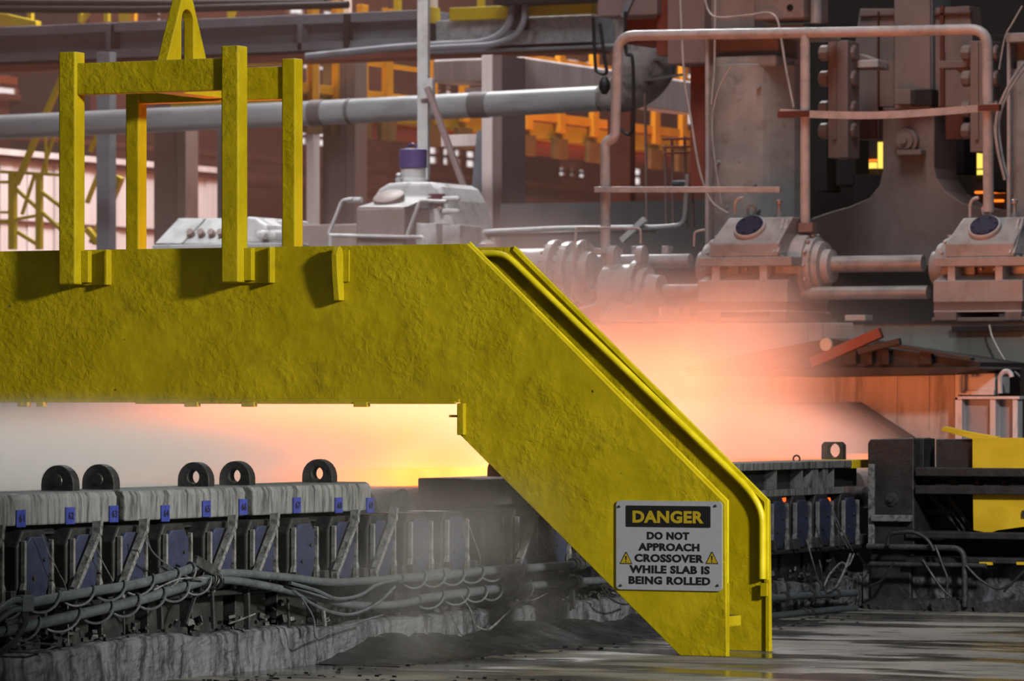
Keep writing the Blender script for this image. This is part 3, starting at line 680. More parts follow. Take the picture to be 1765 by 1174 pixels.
for i, pts in enumerate(([(1612, 940), (1625, 975), (1633, 1000), (1630, 1035)], [(1665, 975), (1690, 1000), (1720, 1015), (1740, 1008)], [(1765, 985), (1745, 1005), (1730, 1020)], [(1590, 965), (1620, 1010), (1640, 1030)], [(1540, 970), (1520, 1000), (1500, 1010)])):
    m = MB().tube(smoothpath([PY(px, py, YB-.1) for px, py in pts], 6), .009, 7)
    single(m, 'hose', BLK, ['black hose dropping from the buffer pipes', 'black hose curling under the yellow plates', 'black hose at the right edge under the plates', 'slanting black hose at the buffer foot', 'black hose left of the buffer foot'][i], 'hose', 0, True, 'hoses round the buffer foot')
m = MB()
rnd = random.Random(8)
for i in range(60):
    x = rnd.uniform(-1.15, .5); r = rnd.uniform(.02, .07); m.obox((x, YB-.05+rnd.uniform(-.05, .2), r*.5), (r, 0, r*.2), (0, r*.7, 0), (-r*.2, 0, r*.6))
tag(m.build('rubble', SCALE), kind='stuff')
struct(MB().box(-1.2, 3.0, YB+.1, 9.0, 0, .28).build('rear_plinth', CONC))
# ================================================================== mill entry: hood, portal, carrying beam
def R(l, r, t, b, Y, dep): return bxp(MB(), l, r, t, b, Y, dep)
def pts3(pts, Y): return [PY(px, py, Y) for px, py in pts]
PORT = paint('limewashed_portal', (.50, .46, .44), .7, (.20, .17, .15), .45, 5, (1, 1, .12), .3, 25)
HOOD = paint('charred_hood', (.018, .015, .014), .75, (.04, .03, .026), .35, 3, None, .3, 20)
Y9 = 9.3
t = thing('portal_plate', 'white streaked steel portal round the slab opening below the concrete beam', 'portal', PY(1400, 760, Y9))
x0 = PY(900, 700, Y9).x; x1 = PY(1646, 700, Y9).x; zt = PY(1400, 643, Y9).z; zo = PY(1400, 698, Y9).z; zb = .2
ol = PY(1190, 755, Y9); o1 = PY(1300, 698, Y9); o2 = PY(1480, 698, Y9); o3 = PY(1572, 755, Y9); o4 = PY(1600, 790, Y9)
MB().prism([(x0, zb), (ol.x-.35, zb), (ol.x-.35, ol.z-.2), (ol.x, ol.z), (o1.x, zo), (o2.x, zo), (o3.x, o3.z), (o4.x, o4.z), (o4.x, zb), (x1, zb), (x1, zt), (x0, zt)], Y9, Y9+.08).build('front_plate', PORT, t, .004)
MB().prism([(o1.x-.02, zo+.0), (o2.x, zo), (o3.x, o3.z), (o4.x, o4.z), (o4.x+.04, o4.z), (o3.x+.02, o3.z+.01), (o2.x+.02, zo+.02), (o1.x-.02, zo+.02)], Y9-.25, Y9+.9).build('opening_lip', HOOD, t, .003)
R(1336, 1646, 641, 647, Y9-.03, .06).build('top_weld', PORT, t)
for px in (1400, 1475, 1545, 1600): R(px, px+1.5, 648, 690 if px < 1500 else 740, Y9-.008, .02).build('seam', PORT, t)
hd = thing('hood_roof', 'black low-pitched hood roof lying over the slab opening', 'hood', PY(1440, 645, 8.9))
MB().prism(pol([(1180, 634), (1300, 607), (1430, 583), (1480, 592), (1690, 624), (1690, 634), (1180, 643)], 8.8), 8.8, 9.7).build('roof_plate', HOOD, hd, .004)
MB().prism(pol([(1190, 636), (1692, 632), (1700, 636), (1650, 645), (1370, 650), (1190, 648)], 8.75), 8.7, 9.5).build('roof_edge', HOOD, hd, .004)
for l, r in ((1455, 1475), (1495, 1503), (1520, 1532), (1585, 1605)): R(l, r, 604, 628, 8.74, .06).build('clamp', HOOD, hd, .003)
RST = paint('rusty_hot_bar', (.12, .035, .022), .65, (.06, .025, .02), .3, 5)
a, b = PY(1400, 625, 8.72), PY(1519, 573, 8.72)
single(MB().beam(a, b, .06, .075), 'steel_bar', RST, 'reddish bar sticking up across the black hood roof', 'bar', .006)
a, b = PY(1480, 606, 8.66), PY(1552, 588, 8.66)
single(MB().beam(a, b, .05, .045), 'steel_bar', HOOD, 'black bar lying behind the reddish bar on the hood', 'bar', .006)
a, b = PY(1510, 590, 8.72), PY(1677, 619, 8.72)
single(MB().beam(a, b, .08, .02), 'steel_bar', HOOD, 'long black flat lying down the right slope of the hood', 'bar', .004)
c = PY(1425, 594, 8.70); single(MB().lathe(c, (0, -1, 0), [(0, .048), (.02, .045)], 20), 'round_plate', MBEAM, 'small pale round plate leaning on the hood roof', 'plate')
# carrying beam of concrete
struct(MB().box(-6.8, 1.2, 10.0, 12.6, PY(1400, 640, 10).z, PY(1400, 556.5, 10).z).build('concrete_beam', MBEAM, None, .01))
struct(R(1470, 1900, 554, 557.5, 9.97, .5).build('beam_edge_plate', HOOD))
for l, r in ((1386, 1392), (1412, 1418), (1456, 1490)): struct(R(l, r, 558, 600 if l < 1450 else 607, 9.985, .03).build('beam_pilaster', MBEAM))
single(R(1456, 1491, 543, 553, 10.0, .15), 'steel_block', WHT, 'small pale steel block lying on the concrete beam edge', 'block', .004)
single(R(1640, 1765, 561, 572, 9.9, .12), 'black_channel', HOOD, 'black channel hung under the right housing on the concrete', 'channel', .004)
# grey portal post right of the plate
t = thing('portal_post', 'pale grey flanged steel post right of the white portal plate', 'post', PY(1700, 760, 9.1))
PST = paint('pale_post_paint', (.50, .52, .55), .45, (.2, .2, .2), .3, 8, (1, 1, .3), .1, 20)
PSTW = paint('post_web_paint', (.26, .27, .30), .5, (.12, .12, .12), .3, 6, (1, 1, .3))
zq = 780
for l, r in ((1646, 1658), (1706, 1716), (1745, 1754)): R(l, r, 684, zq, 9.1, .1).build('flange', PST, t, .003)
R(1646, 1652, 640, 690, 9.1, .1).build('flange', PST, t, .003)
R(1658, 1706, 684, zq, 9.18, .05).build('web', PSTW, t); R(1716, 1745, 684, zq, 9.2, .05).build('web', PSTW, t)
R(1650, 1757, 683, 688, 9.08, .15).build('cap_plate', PST, t, .002); R(1650, 1715, 643, 678, 9.12, .3).build('head_block', PST, t, .006)
R(1652, 1713, 673, 681, 9.1, .1).build('lower_lip', PST, t, .003); R(1655, 1700, 630, 641, 9.12, .25).build('top_block', PST, t, .003); R(1655, 1710, 631, 634, 9.08, .3).build('top_plate', PST, t)
for c, r_ in ((1664, 13), (1733, 15)):
    pts = [PY(c-9, 678, 9.06), PY(c-9, 652, 9.06), PY(c-5, 643, 9.06), PY(c+3, 640, 9.06), PY(c+9, 644, 9.06), PY(c+11, 650, 9.06)]
    MB().tube(smoothpath(pts, 4), .018, 8).build('hook', PST, t, smooth=True)
# dark sheet standing in for the unlit depth behind
struct(MB().box(-3.6, 2.5, 9.6, 9.9, 0.28, 1.5).build('rear_wall_mill', DRK)) if False else None
struct(R(1758, 2100, 632, 1000, 9.6, .3).build('void_backing', DRK))
single(R(1745, 1765, 690, 745, 9.9, .1), 'green_plate', paint('dull_olive', (.10, .10, .02), .7), 'dull olive plate in the dark gap at the right edge', 'plate') if False else None
cab = MB().tube(smoothpath([PY(1705, 560, 9.85), PY(1712, 585, 9.85), PY(1735, 625, 9.85), PY(1765, 655, 9.85), PY(1790, 670, 9.85)], 6), .008, 6)
single(cab, 'cable', WHT, 'pale cable hanging from the concrete beam at the right', 'cable', 0, True, 'cables on the mill')
# ================================================================== bearing housings and shafts
YH = 10.25
def housing(cx, label):
    "split bearing housing; picture offsets relative to the left housing (centre 1280)"
    o = cx-1280
    P = lambda px, py, Y=YH: PY(px+o, py, Y)
    t = thing('bearing_housing', label, 'bearing housing', P(1280, 553), 'bearing housings on the concrete beam')
    def B(l, r, tp, bt, Y, d): return R(l+o, r+o, tp, bt, Y, d)
    for l, r in ((1204, 1242), (1326, 1354)): B(l, r, 537, 553, YH-.04, .9).build('foot', CASE, t, .006)
    B(1200, 1360, 547, 554, YH-.02, .95).build('foot_plate', CASE, t, .004)
    B(1203, 1355, 519, 536, YH+.02, .8).build('lower_step', CASE, t, .006)
    B(1203, 1355, 535, 538, YH-.03, .85).build('lower_lip', WHT, t, .002)
    B(1202, 1357, 483, 521, YH, .8).build('lower_body', GREY, t, .008)
    MB().prism([(YH-.0, P(1280, 484).z), (YH+.20, P(1280, 470).z), (YH+.8, P(1280, 470).z), (YH+.8, P(1280, 484).z)], P(1203, 480).x, P(1357, 480).x, 'x').build('ledge', GREY, t, .004)
    B(1210, 1352, 458, 474, YH+.22, .5).build('inner_body', CASE, t)
    for l in (1227, 1309): B(l, l+13, 458, 484, YH+.01, .2).build('tie_pillar', WHT, t, .004)
    B(1204, 1364, 443, 459, YH-.01, .85).build('joint_flange', GREY, t, .006)
    for px in (1215, 1240, 1252, 1266, 1280, 1293, 1320, 1345): 
        p = P(px, 443); MB().lathe((p.x, YH+.035, p.z-.005), (0, 0, 1), [(0, .016), (.018, .014)], 6).build('bolt', WHT, t)
    for px in (1227, 1268, 1291, 1342):
        p = P(px, 463); MB().lathe((p.x, YH+.215, p.z), (0, -1, 0), [(0, .015), (.02, .012)], 6).build('nut', STL, t)
    za, zb, zc = P(1280, 443).z, P(1280, 420).z, P(1280, 373).z
    xl, xr = P(1221, 430).x, P(1340, 430).x; xtl, xtr = P(1234, 373).x, P(1345, 373).x
    y0, y1, y2, y3 = YH+.02, YH+.24, YH+.55, YH+.78
    m = MB(); v = [m.bm.verts.new(q) for q in ((xl, y0, za), (xl, y0, zb), (xtl, y1, zc), (xtl, y2, zc), (xl, y3, zb), (xl, y3, za), (xr, y0, za), (xr, y0, zb), (xtr, y1, zc), (xtr, y2, zc), (xr, y3, zb), (xr, y3, za))]
    m.face(v[:6]); m.face(v[6:][::-1])
    for i in range(6): m.face([v[i], v[(i+1) % 6], v[(i+1) % 6+6], v[i+6]])
    m.build('upper_casing', GREY, t, .01)
    nrm = Vector((0, -(zc-zb), (y1-y0))).normalized(); c = P(1280, 393); f = (c.z-zb)/(zc-zb); c = Vector((c.x, y0+(y1-y0)*f, c.z))
    MB().lathe(c, nrm, [(-.01, .125), (.022, .125), (.03, .118)], 32).build('cover_ring', WHT, t, smooth=True)
    cv = MB().lathe(c, nrm, [(.02, .108), (.040, .106)], 32).build('inspection_cover', NAVY, t, smooth=True)
    u = nrm.cross(Vector((1, 0, 0))).normalized()
    for k in range(6):
        a = k*math.pi/3+.3; MB().lathe(c+nrm*.038+(Vector((1, 0, 0))*math.cos(a)+u*math.sin(a))*.088, nrm, [(0, .010), (.008, .009)], 6).build('bolt', SIGNK, cv)
    # round end caps where the shaft leaves
    zc_ = P(1280, 458).z
    for s, px in ((1, 1364), (-1, 1204)):
        x = P(px, 458).x; cc = Vector((x-s*.05, YH+.42, zc_))
        e = MB().lathe(cc, (s, 0, 0), [(-.2, .25), (.05, .25), (.055, .225), (.10, .22), (.105, .19), (.15, .185), (.155, .13), (.21, .125), (.215, .09)], 32).build('end_cap', WHT if s > 0 else GREY, t, smooth=True)
        for k in range(14):
            a = 2*math.pi*k/14; MB().lathe(cc+Vector((s*.06, math.cos(a)*.237, math.sin(a)*.237)), (s, 0, 0), [(0, .014), (.02, .012)], 6).build('bolt', WHT, e)
    for px in (1350, 1357): 
        p = P(px, 400, YH+.2); MB().prism([(p.y-.2, p.z-.16), (p.y+.3, p.z-.16), (p.y+.25, p.z+.06), (p.y, p.z+.1)], p.x-.008, p.x+.008, 'x').build('stiffener', WHT, t, .003)
    p = P(1295, 362, YH+.38); MB().torus((p.x, p.y, p.z), (.3, 1, 0), .040, .011, 20, 8).cyl((p.x, p.y, zc), (p.x, p.y, p.z-.04), .014, 8).build('eye_bolt', STL, t, smooth=True)
    MB().tube(bend([P(1266, 375, YH+.38), P(1266, 352, YH+.38), P(1271, 343, YH+.38), P(1281, 341, YH+.38)], .04), .012, 8).build('vent_pipe', WHT, t, smooth=True)
    p = P(1343, 373, YH+.38); MB().lathe((p.x, p.y, p.z-.01), (0, 0, 1), [(0, .03), (.03, .03), (.031, .014), (.10, .012), (.105, .022), (.13, .024), (.14, .01)], 12).build('grease_nipple', STL, t, smooth=True)
    return t
housing(1280, 'split bearing housing with oval navy cover, beside the flanged drum')
housing(1686, 'split bearing housing with oval navy cover at the right picture edge')
ys = YH+.42
struct(R(930, 1640, 462, 556, 11.35, .1).build('shaft_gap_backing', DRK))  # dark sheet added to give the unlit black behind the shafts
struct(R(1740, 2000, 462, 556, 11.35, .1).build('shaft_gap_backing', DRK))
def shaft(l, r, py, rad, label, mat, y=ys):
    a, b = PY(l, py, y), PY(r, py, y); b.z = a.z = (a.z+b.z)/2
    single(MB().cyl(a, b, rad, 24), 'shaft', mat, label, 'shaft', 0, True, org=a)
shaft(1398, 1592, 455, .062, 'thick silver drive shaft between the two bearing housings', STL)
shaft(1352, 1600, 505, .05, 'lower dark silver shaft between the two bearing housings', STL, YH+.3)
shaft(1145, 1206, 500, .045, 'short shaft joining the flanged drum to the left housing', STL, YH+.3)
# flanged drum with two lugs
dr = thing('flanged_drum', 'pale flanged coupling drum with two lifting lugs, veiled by orange steam', 'coupling', PY(1085, 553, YH))
a = PY(1042, 500, YH+.3); L = (PY(1140, 500, YH+.3)-a).length
MB().lathe(a, (1, 0, 0), [(0, .12), (.01, .17), (.03, .195), (.27, .2), (.28, .235), (.325, .235), (.33, .17), (.38, .165), (.385, .12), (L, .11)], 32).build('drum_body', WHT, dr, smooth=True)
for k in range(16):
    th = 2*math.pi*k/16; MB().lathe(a+Vector((.325, math.cos(th)*.215, math.sin(th)*.215)), (1, 0, 0), [(0, .012), (.02, .01)], 6).build('bolt', STL, dr)
for px in (1058, 1106):
    c = PY(px, 440, YH+.3); w = .075
    MB().prism([(c.y-w, c.z-.22), (c.y+w, c.z-.22), (c.y+w, c.z)]+[(c.y+w*math.cos(k*math.pi/8), c.z+w*math.sin(k*math.pi/8)) for k in range(1, 8)]+[(c.y-w, c.z)], c.x-.028, c.x+.028, 'x').build('lifting_lug', WHT, dr, .005)
R(1035, 1158, 546, 555, YH, .6).build('base_plate', GREY, dr, .005); R(1048, 1110, 520, 548, YH+.1, .4).build('pedestal', GREY, dr, .005)
R(1135, 1141, 528, 550, YH, .5).build('side_stop', WHT, dr, .003)
# spool of flanged pipe left of it
sp_ = thing('flanged_spool', 'wide pale pipe spool with bolted flanges behind the stair top', 'pipe', PY(940, 555, YH+.55))
a = PY(850, 470, YH+.55); b = PY(1012, 470, YH+.55)
MB().cyl((a.x-1.2, a.y, a.z), (PY(955, 470, YH+.55).x, a.y, a.z), .185, 28).build('pipe_body', WHT, sp_, smooth=True)
for px, r, w in ((955, .25, .05), (978, .235, .06), (1003, .245, .035)):
    p = PY(px, 470, YH+.55); MB().lathe((p.x, a.y, a.z), (1, 0, 0), [(0, r), (w, r), (w+.002, .16), (w+.06, .15)], 28).build('flange', WHT, sp_, .004)
    if px != 1003:
        for k in range(18):
            th = 2*math.pi*k/18; MB().lathe((p.x, a.y+math.cos(th)*r*.9, a.z+math.sin(th)*r*.9), (-1, 0, 0), [(-.01, .016), (.03, .013)], 6).build('bolt', STL, sp_)
MB().box(-6.5, -6.2, YH+.35, YH+.75, 1.8, a.z-.1).build('saddle', GREY, sp_); MB().box(-5.35, -5.2, YH+.35, YH+.75, 1.8, a.z-.1).build('saddle', GREY, sp_)
p = PY(840, 425, YH+.2); MB().lathe((p.x, p.y, p.z-.05), (0, 0, 1), [(0, .07), (.07, .07), (.08, .05), (.10, .04)], 14).build('valve_cap', WHT, sp_, smooth=True)
a, b = PY(1013, 452, YH+.75), PY(1190, 450, YH+.75); single(MB().cyl(a, (b.x, b.y, a.z), .055, 20), 'pipe', WHT, 'pale straight pipe behind the flanged drum', 'pipe', 0, True, 'pipes on the concrete beam')
for px, l_ in ((1088, 'left'), (1140, 'right')):
    single(R(px, px+11, 424, 442, YH+.8, .1), 'pipe_clip', WHT, 'pale clip on the straight pipe, %s of the pair behind the drum' % l_, 'clip', .005)
pipeY([(984, 525), (993, 392), (1104, 394), (1104, 420)], .010, 'thin pinkish pipe bent square over the flanged drum', YH+.1, WHT, .03)
pipeY([(1000, 532), (1025, 526), (1030, 520)], .012, 'small bent pipe in the orange steam left of the drum', YH, WHT, .03)
pipeY([(1040, 548), (1046, 540), (1050, 530)], .014, 'short pale pipe at the foot of the drum', YH-.05, WHT, .02)
pipeY([(1196, 425), (1197, 400), (1215, 396)], .008, 'thin bent pipe at the left end cap of the housing', YH, WHT, .02)
# ================================================================== pipe guard frame
t = thing('pipe_guard_frame', 'silver painted pipe frame arched over the bearing housings', 'guard rail', PY(1042, 430, 10.05))
def bt(pts, rad): return bend(pts3(pts, 10.62), rad)
MB().tube(bt([(1044, 552), (1043, 245), (1060, 238), (1065, 62), (1180, 60), (1480, 55), (1702, 50), (1704, 365)], .14), .040, 14).build('main_tube', WHT, t, smooth=True)
MB().tube(pts3([(1388, 60), (1388, 386)], 10.62), .038, 14).build('middle_post', WHT, t, smooth=True)
pa = [PY(px, py, 10.57) for px, py in ((1345, 194), (1400, 197), (1500, 199), (1600, 194), (1720, 184))]
m = MB()
for p, q in zip(smoothpath(pa, 4), smoothpath(pa, 4)[1:]): m.beam(p, q, .03, .055)
m.build('flat_rail', WHT, t)
R(1340, 1395, 191, 202, 10.55, .05).build('rail_clamp', RST, t, .003); R(1685, 1722, 180, 191, 10.55, .05).build('rail_clamp', RST, t, .003)
MB().beam(PY(1026, 327, 10.56), PY(1345, 327, 10.56), .04, .045).build('cross_bar', WHT, t, .004)
R(1376, 1400, 384, 400, 10.57, .1).build('post_foot', CASE, t, .003); R(1024, 1062, 428, 438, 10.56, .12).build('post_foot', WHT, t, .004)
# ================================================================== tall castings of the stand
def column(l, r, top, bot, Y, label, capw):
    t = thing('mill_column', label, 'column', PY((l+r)/2, bot, Y))
    a, b = PY(l, top, Y), PY(r, bot, Y); w = b.x-a.x
    n = 12; prof = [(a.x, Y+.6), (a.x, Y+.06)]+[(a.x+w*(.04+.78*k/n), Y+.06-.10*math.sin(math.pi*k/n)**.6) for k in range(n+1)]+[(a.x+w*.86, Y+.10), (b.x, Y+.28), (b.x, Y+.6)]
    MB().prism(prof, b.z, a.z, 'z').build('casting', GREY, t, .01, seg=2)
    R(l-2, l+4, top-50, bot, Y-.01, .3).build('edge_rib', WHT, t, .006)
    R(l+14, r-8, top-16, top+4, Y+.0, .4).build('shoulder', GREY, t, .02)
    R(l+4, r-4, top-52, top-12, Y+.12, .4).build('neck', CASE, t, .01)
    R(l-4, r+capw, top-64, top-48, Y-.08, .7).build('head_flange', GREY, t, .008)
    for k in range(7): 
        rn = random.Random(k+l); p = PY(rn.uniform(l+15, r-35), rn.uniform(top+20, bot-60), Y-.03); MB().lathe(p, (0, -1, 0), [(-.02, .02), (.012, .014)], 8).build('weld_boss', GREY, t)
    return t
column(1217, 1345, 112, 545, 11.6, 'tall white painted casting with rounded front left of the mill frame', 45)
column(1737, 1880, 118, 545, 11.6, 'tall white painted casting at the right picture edge', 30)
gb = thing('gearbox', 'grey gearbox with bolt hole above the left mill column', 'gearbox', PY(1350, 52, 11.5))
R(1300, 1385, -40, 33, 11.4, .5).build('box_body', CASE, gb, .01); p = PY(1362, 13, 11.4); MB().lathe(p, (0, -1, 0), [(-.02, .03), (.006, .026), (.008, .012)], 12).build('bolt', SIGNK, gb)
MB().cyl(PY(1407, -60, 11.5), PY(1407, 40, 11.5), .045, 16).build('standpipe', STL, gb, smooth=True); R(1225, 1300, -40, 50, 11.7, .3).build('side_box', CASE, gb, .01)
# big frame casting with curved cut-outs
fr = thing('mill_frame', 'brown mill frame casting flaring to a wide base between curved openings', 'mill frame', PY(1565, 550, 13))
Lc = [(1521, 185), (1521, 295), (1515, 320), (1498, 342), (1465, 356), (1430, 366), (1400, 376), (1385, 386), (1385, 556)]
Rc = [(1900, 556), (1900, 360), (1765, 362), (1700, 360), (1660, 350), (1630, 330), (1614, 308), (1610, 290), (1610, 185)]
MB().prism(pol(Lc+Rc, 13), 13, 13.5).build('frame_casting', CASE, fr, .01)
R(1541, 1603, -60, 188, 12.95, .3).build('upper_column', CASE, fr, .008); R(1603, 1607, -60, 190, 12.98, .4).build('column_side', LGR, fr)
p = PY(1565, 243, 13); MB().lathe((p.x, 13.0, p.z), (0, -1, 0), [(0, .10), (.05, .10), (.055, .075), (.08, .07), (.082, .03), (.11, .028)], 24).build('bearing_boss', CASE, fr, smooth=True)
R(1545, 1587, 258, 267, 12.88, .15).build('boss_foot', CASE, fr, .004)
R(1541, 1569, 154, 180, 12.8, .3).build('stop_block', CASE, fr, .006); R(1569, 1606, 154, 182, 12.9, .2).build('stop_block', DRK, fr, .006)
for sx, l, r, lab in ((1, 1427, 1461, 'left'), (-1, 1672, 1706, 'right')):
    t = thing('clevis_column', '%s brown clevis column with pairs of big nuts beside the mill frame' % ('slim' if sx > 0 else 'half hidden'), 'column', PY((l+r)/2, 270, 12.3))
    R(l, r, 70, 272 if sx > 0 else 262, 12.3, .25).build('column_body', CASE, t, .006)
    R(l+8, l+14, 72, 240, 12.28, .03).build('groove_rib', CASE, t)
    for py in (92, 136, 188, 226):
        for px in ((l-13, l+3), (r-3, r+15)):
            a = PY(px[0], py, 12.42); b = PY(px[1], py, 12.42); MB().lathe((a.x, 12.42, a.z), (1, 0, 0), [(0, .05), (.01, .065), (b.x-a.x-.01, .065), (b.x-a.x, .05)], 8).build('nut', CASE, t, .004)
    R((l if sx > 0 else l-55), (r+52 if sx > 0 else r-20), 104, 117, 12.5, .2).build('link_arm', WHT if sx > 0 else CASE, t, .006)
    if sx > 0: MB().prism(pol([(1455, 96), (1478, 92), (1512, 106), (1512, 118), (1460, 118)], 12.55), 12.55, 12.8).build('arm_bracket', CASE, t, .004)
    else: MB().prism(pol([(1636, 104), (1660, 92), (1680, 96), (1680, 112), (1665, 135), (1640, 114)], 12.55), 12.55, 12.8).build('arm_bracket', CASE, t, .004)
ch = thing('chock_plates', 'brown chock plates with stepped tops either side of the upper column', 'chock', PY(1565, 240, 12.9))
for pg in ([(1482, 15), (1541, 15), (1541, 184), (1512, 184), (1512, 60), (1475, 60)], [(1605, 14), (1670, 10), (1676, 60), (1676, 184), (1605, 184)], [(1475, 60), (1514, 60), (1514, 240), (1470, 240)]):
    MB().prism(pol(pg, 13.05), 13.05, 13.3).build('plate', CASE, ch, .005)
for l, r, tp, bt_ in ((1482, 1541, 26, 28), (1605, 1672, 22, 25), (1512, 1514, 20, 184), (1620, 1626, 10, 90), (1620, 1627, 90, 184), (1460, 1510, 200, 240), (1630, 1660, 190, 240)):
    R(l, r, tp, bt_, 13.02, .05).build('joint_strip', RST, ch)
# lamps glowing deep in the stand
LMPO = glow('furnace_glow', (1.0, .20, .02), 1.6); LMPY = glow('lamp_glow', (1.0, .72, .12), 1.3)
for i, (l, r, tp, bt_, mt) in enumerate(((1462, 1510, 275, 278, LMPO), (1488, 1508, 280, 290, LMPY), (1470, 1482, 288, 300, LMPO), (1497, 1520, 303, 307, LMPO), (1513, 1522, 245, 290, LMPY), (1664, 1676, 262, 278, LMPY), (1679, 1690, 264, 290, LMPY), (1662, 1680, 243, 247, LMPO), (1713, 1732, 267, 271, LMPO), (1712, 1728, 273, 285, LMPY), (1680, 1692, 293, 301, LMPY), (1714, 1722, 290, 302, LMPY), (1680, 1730, 329, 333, LMPO), (1700, 1727, 344, 348, LMPO))):
    o = single(R(l, r, tp, bt_, 15.15, .05), 'glow_strip', mt, ['thin orange glow line topmost left of the mill frame stem', 'small yellow glow block left of the mill frame stem', 'small orange glow block leftmost behind the left clevis column', 'low thin orange glow line left of the mill frame stem', 'tall yellow glow bar touching the left of the stem', 'small yellow glow block leftmost right of the stem', 'tall yellow glow bar right of the stem', 'thin orange glow line topmost right of the stem', 'thin orange glow line beside the right end post', 'yellow glow block beside the right end post', 'small yellow glow block low right of the stem', 'small yellow glow block lowest beside the right end post', 'long orange glow line low right of the stem', 'lowest short orange glow line right of the stem'][i], 'glow', 0, False, 'lights deep inside the mill stand')
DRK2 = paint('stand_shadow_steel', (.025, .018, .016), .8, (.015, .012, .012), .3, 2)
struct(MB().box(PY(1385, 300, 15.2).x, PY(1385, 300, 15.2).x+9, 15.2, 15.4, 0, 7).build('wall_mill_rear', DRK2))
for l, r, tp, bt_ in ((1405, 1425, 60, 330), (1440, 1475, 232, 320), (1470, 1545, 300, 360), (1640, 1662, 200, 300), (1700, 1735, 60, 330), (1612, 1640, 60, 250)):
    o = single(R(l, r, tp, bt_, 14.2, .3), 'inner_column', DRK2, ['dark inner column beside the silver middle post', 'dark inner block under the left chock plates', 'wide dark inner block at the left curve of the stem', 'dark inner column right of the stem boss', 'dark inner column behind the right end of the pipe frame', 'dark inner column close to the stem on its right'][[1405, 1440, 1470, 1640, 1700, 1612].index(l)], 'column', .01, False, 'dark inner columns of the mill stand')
# steel boxes above the elbow
t = thing('overhead_box', 'brown steel box hanging above the pipe elbow', 'steel box', PY(1120, 60, 12.5))
R(1030, 1132, -60, 27, 12.5, .6).build('box_body', MAU, t, .01); R(1132, 1152, -60, 95, 12.6, .6).build('side_plate', BRN, t); R(1080, 1150, 27, 75, 12.9, .5).build('under_box', BRN, t, .01)
R(1150, 1214, -60, 110, 12.4, .5).build('box_body', MAU, t, .01); R(1190, 1214, 110, 330, 12.7, .4).build('side_plate', BRN, t)
for l in (1072,): MB().beam(PY(1075, 30, 12.3), PY(1092, -10, 12.3), .04, .04).build('stay', LGR, t)
# cables looped over columns
def cabY(pts, label, Y, r=.009, mat=None): single(MB().tube(smoothpath(pts3(pts, Y), 6), r, 6), 'cable', mat or WHT, label, 'cable', 0, True, 'cables on the mill')
cabY([(1172, -10), (1175, 60), (1180, 140), (1190, 200), (1205, 290), (1225, 345), (1255, 368)], 'long pale cable hanging left of the tall white casting', 11.3)
cabY([(1213, -10), (1222, 20), (1240, 30), (1290, 26), (1325, 22), (1340, 35), (1347, 70), (1355, 120), (1368, 185)], 'pinkish cable arching over the top of the left casting', 11.3)
cabY([(1262, 110), (1240, 150), (1228, 200), (1230, 260), (1240, 330), (1243, 350)], 'thin cable lying on the front of the left casting', 11.42, .006)
cabY([(1233, -10), (1232, 60), (1231, 120), (1226, 180)], 'straight cable down the left edge of the casting', 11.45, .008)
cabY([(1765, 108), (1740, 145), (1722, 185), (1716, 220), (1720, 260), (1732, 310)], 'pale cable bowing off the right casting', 11.2, .011)
cabY([(1765, 120), (1738, 160), (1722, 210), (1728, 270), (1740, 315)], 'second pale cable bowing off the right casting', 11.25, .009)
cabY([(1762, 10), (1745, 40), (1732, 65), (1722, 120)], 'thin straight wire at the upper right', 11.5, .006)
# ================================================================== hall behind: machines, pipes, girder, columns
# left gear unit, partly seen between the lifting posts
YG = 12.0
t = thing('gear_unit', 'pale gear unit with sloping front seen between the lifting posts', 'gear unit', PY(370, 560, YG))
def wedge(l, r, tl, tr, top, bot, Y, lean, dep):
    p = lambda px, py, y: PY(px, py, Y).lerp(PY(px, py, Y), 0)+Vector((0, y-Y, 0))
    return MB().hexa([p(l, bot, Y), p(r, bot, Y), p(r, bot, Y+dep), p(l, bot, Y+dep), p(tl, top, Y+lean), p(tr, top, Y+lean), p(tr, top, Y+dep), p(tl, top, Y+dep)])
wedge(266, 312, 276, 322, 374, 420, YG, .3, 1.2).build('end_casing', GREY, t, .01)
wedge(312, 390, 322, 392, 374, 420, YG+.04, .3, 1.2).build('front_casing', GREY, t, .01)
for px in (328, 346, 364, 380): p = PY(px, 401, YG+.1); MB().lathe(p, (0, -1, .6), [(-.03, .035), (.02, .03)], 10).build('plug', CASE, t)
R(262, 500, 420, 560, YG-.02, 1.3).build('lower_casing', GREY, t, .01)
for pg, nm in (([(424, 373), (440, 375), (458, 388), (462, 402), (462, 420), (424, 420)], 'side_casing'), ([(445, 378), (485, 378), (485, 420), (445, 420)], 'back_plate')):
    MB().prism(pol(pg, YG+.2), YG+.2 if nm[0] == 's' else YG+.5, YG+.7).build(nm, WHT, t, .02)
R(485, 618, 387, 560, YG+.3, 1.0).build('lower_casing', CASE, t, .01)
for px in (450, 470): p = PY(px, 405, YG+.1); MB().lathe(p, (0, -1, 0), [(-.1, .045), (.02, .04), (.03, .02)], 12).build('bolt', WHT, t)
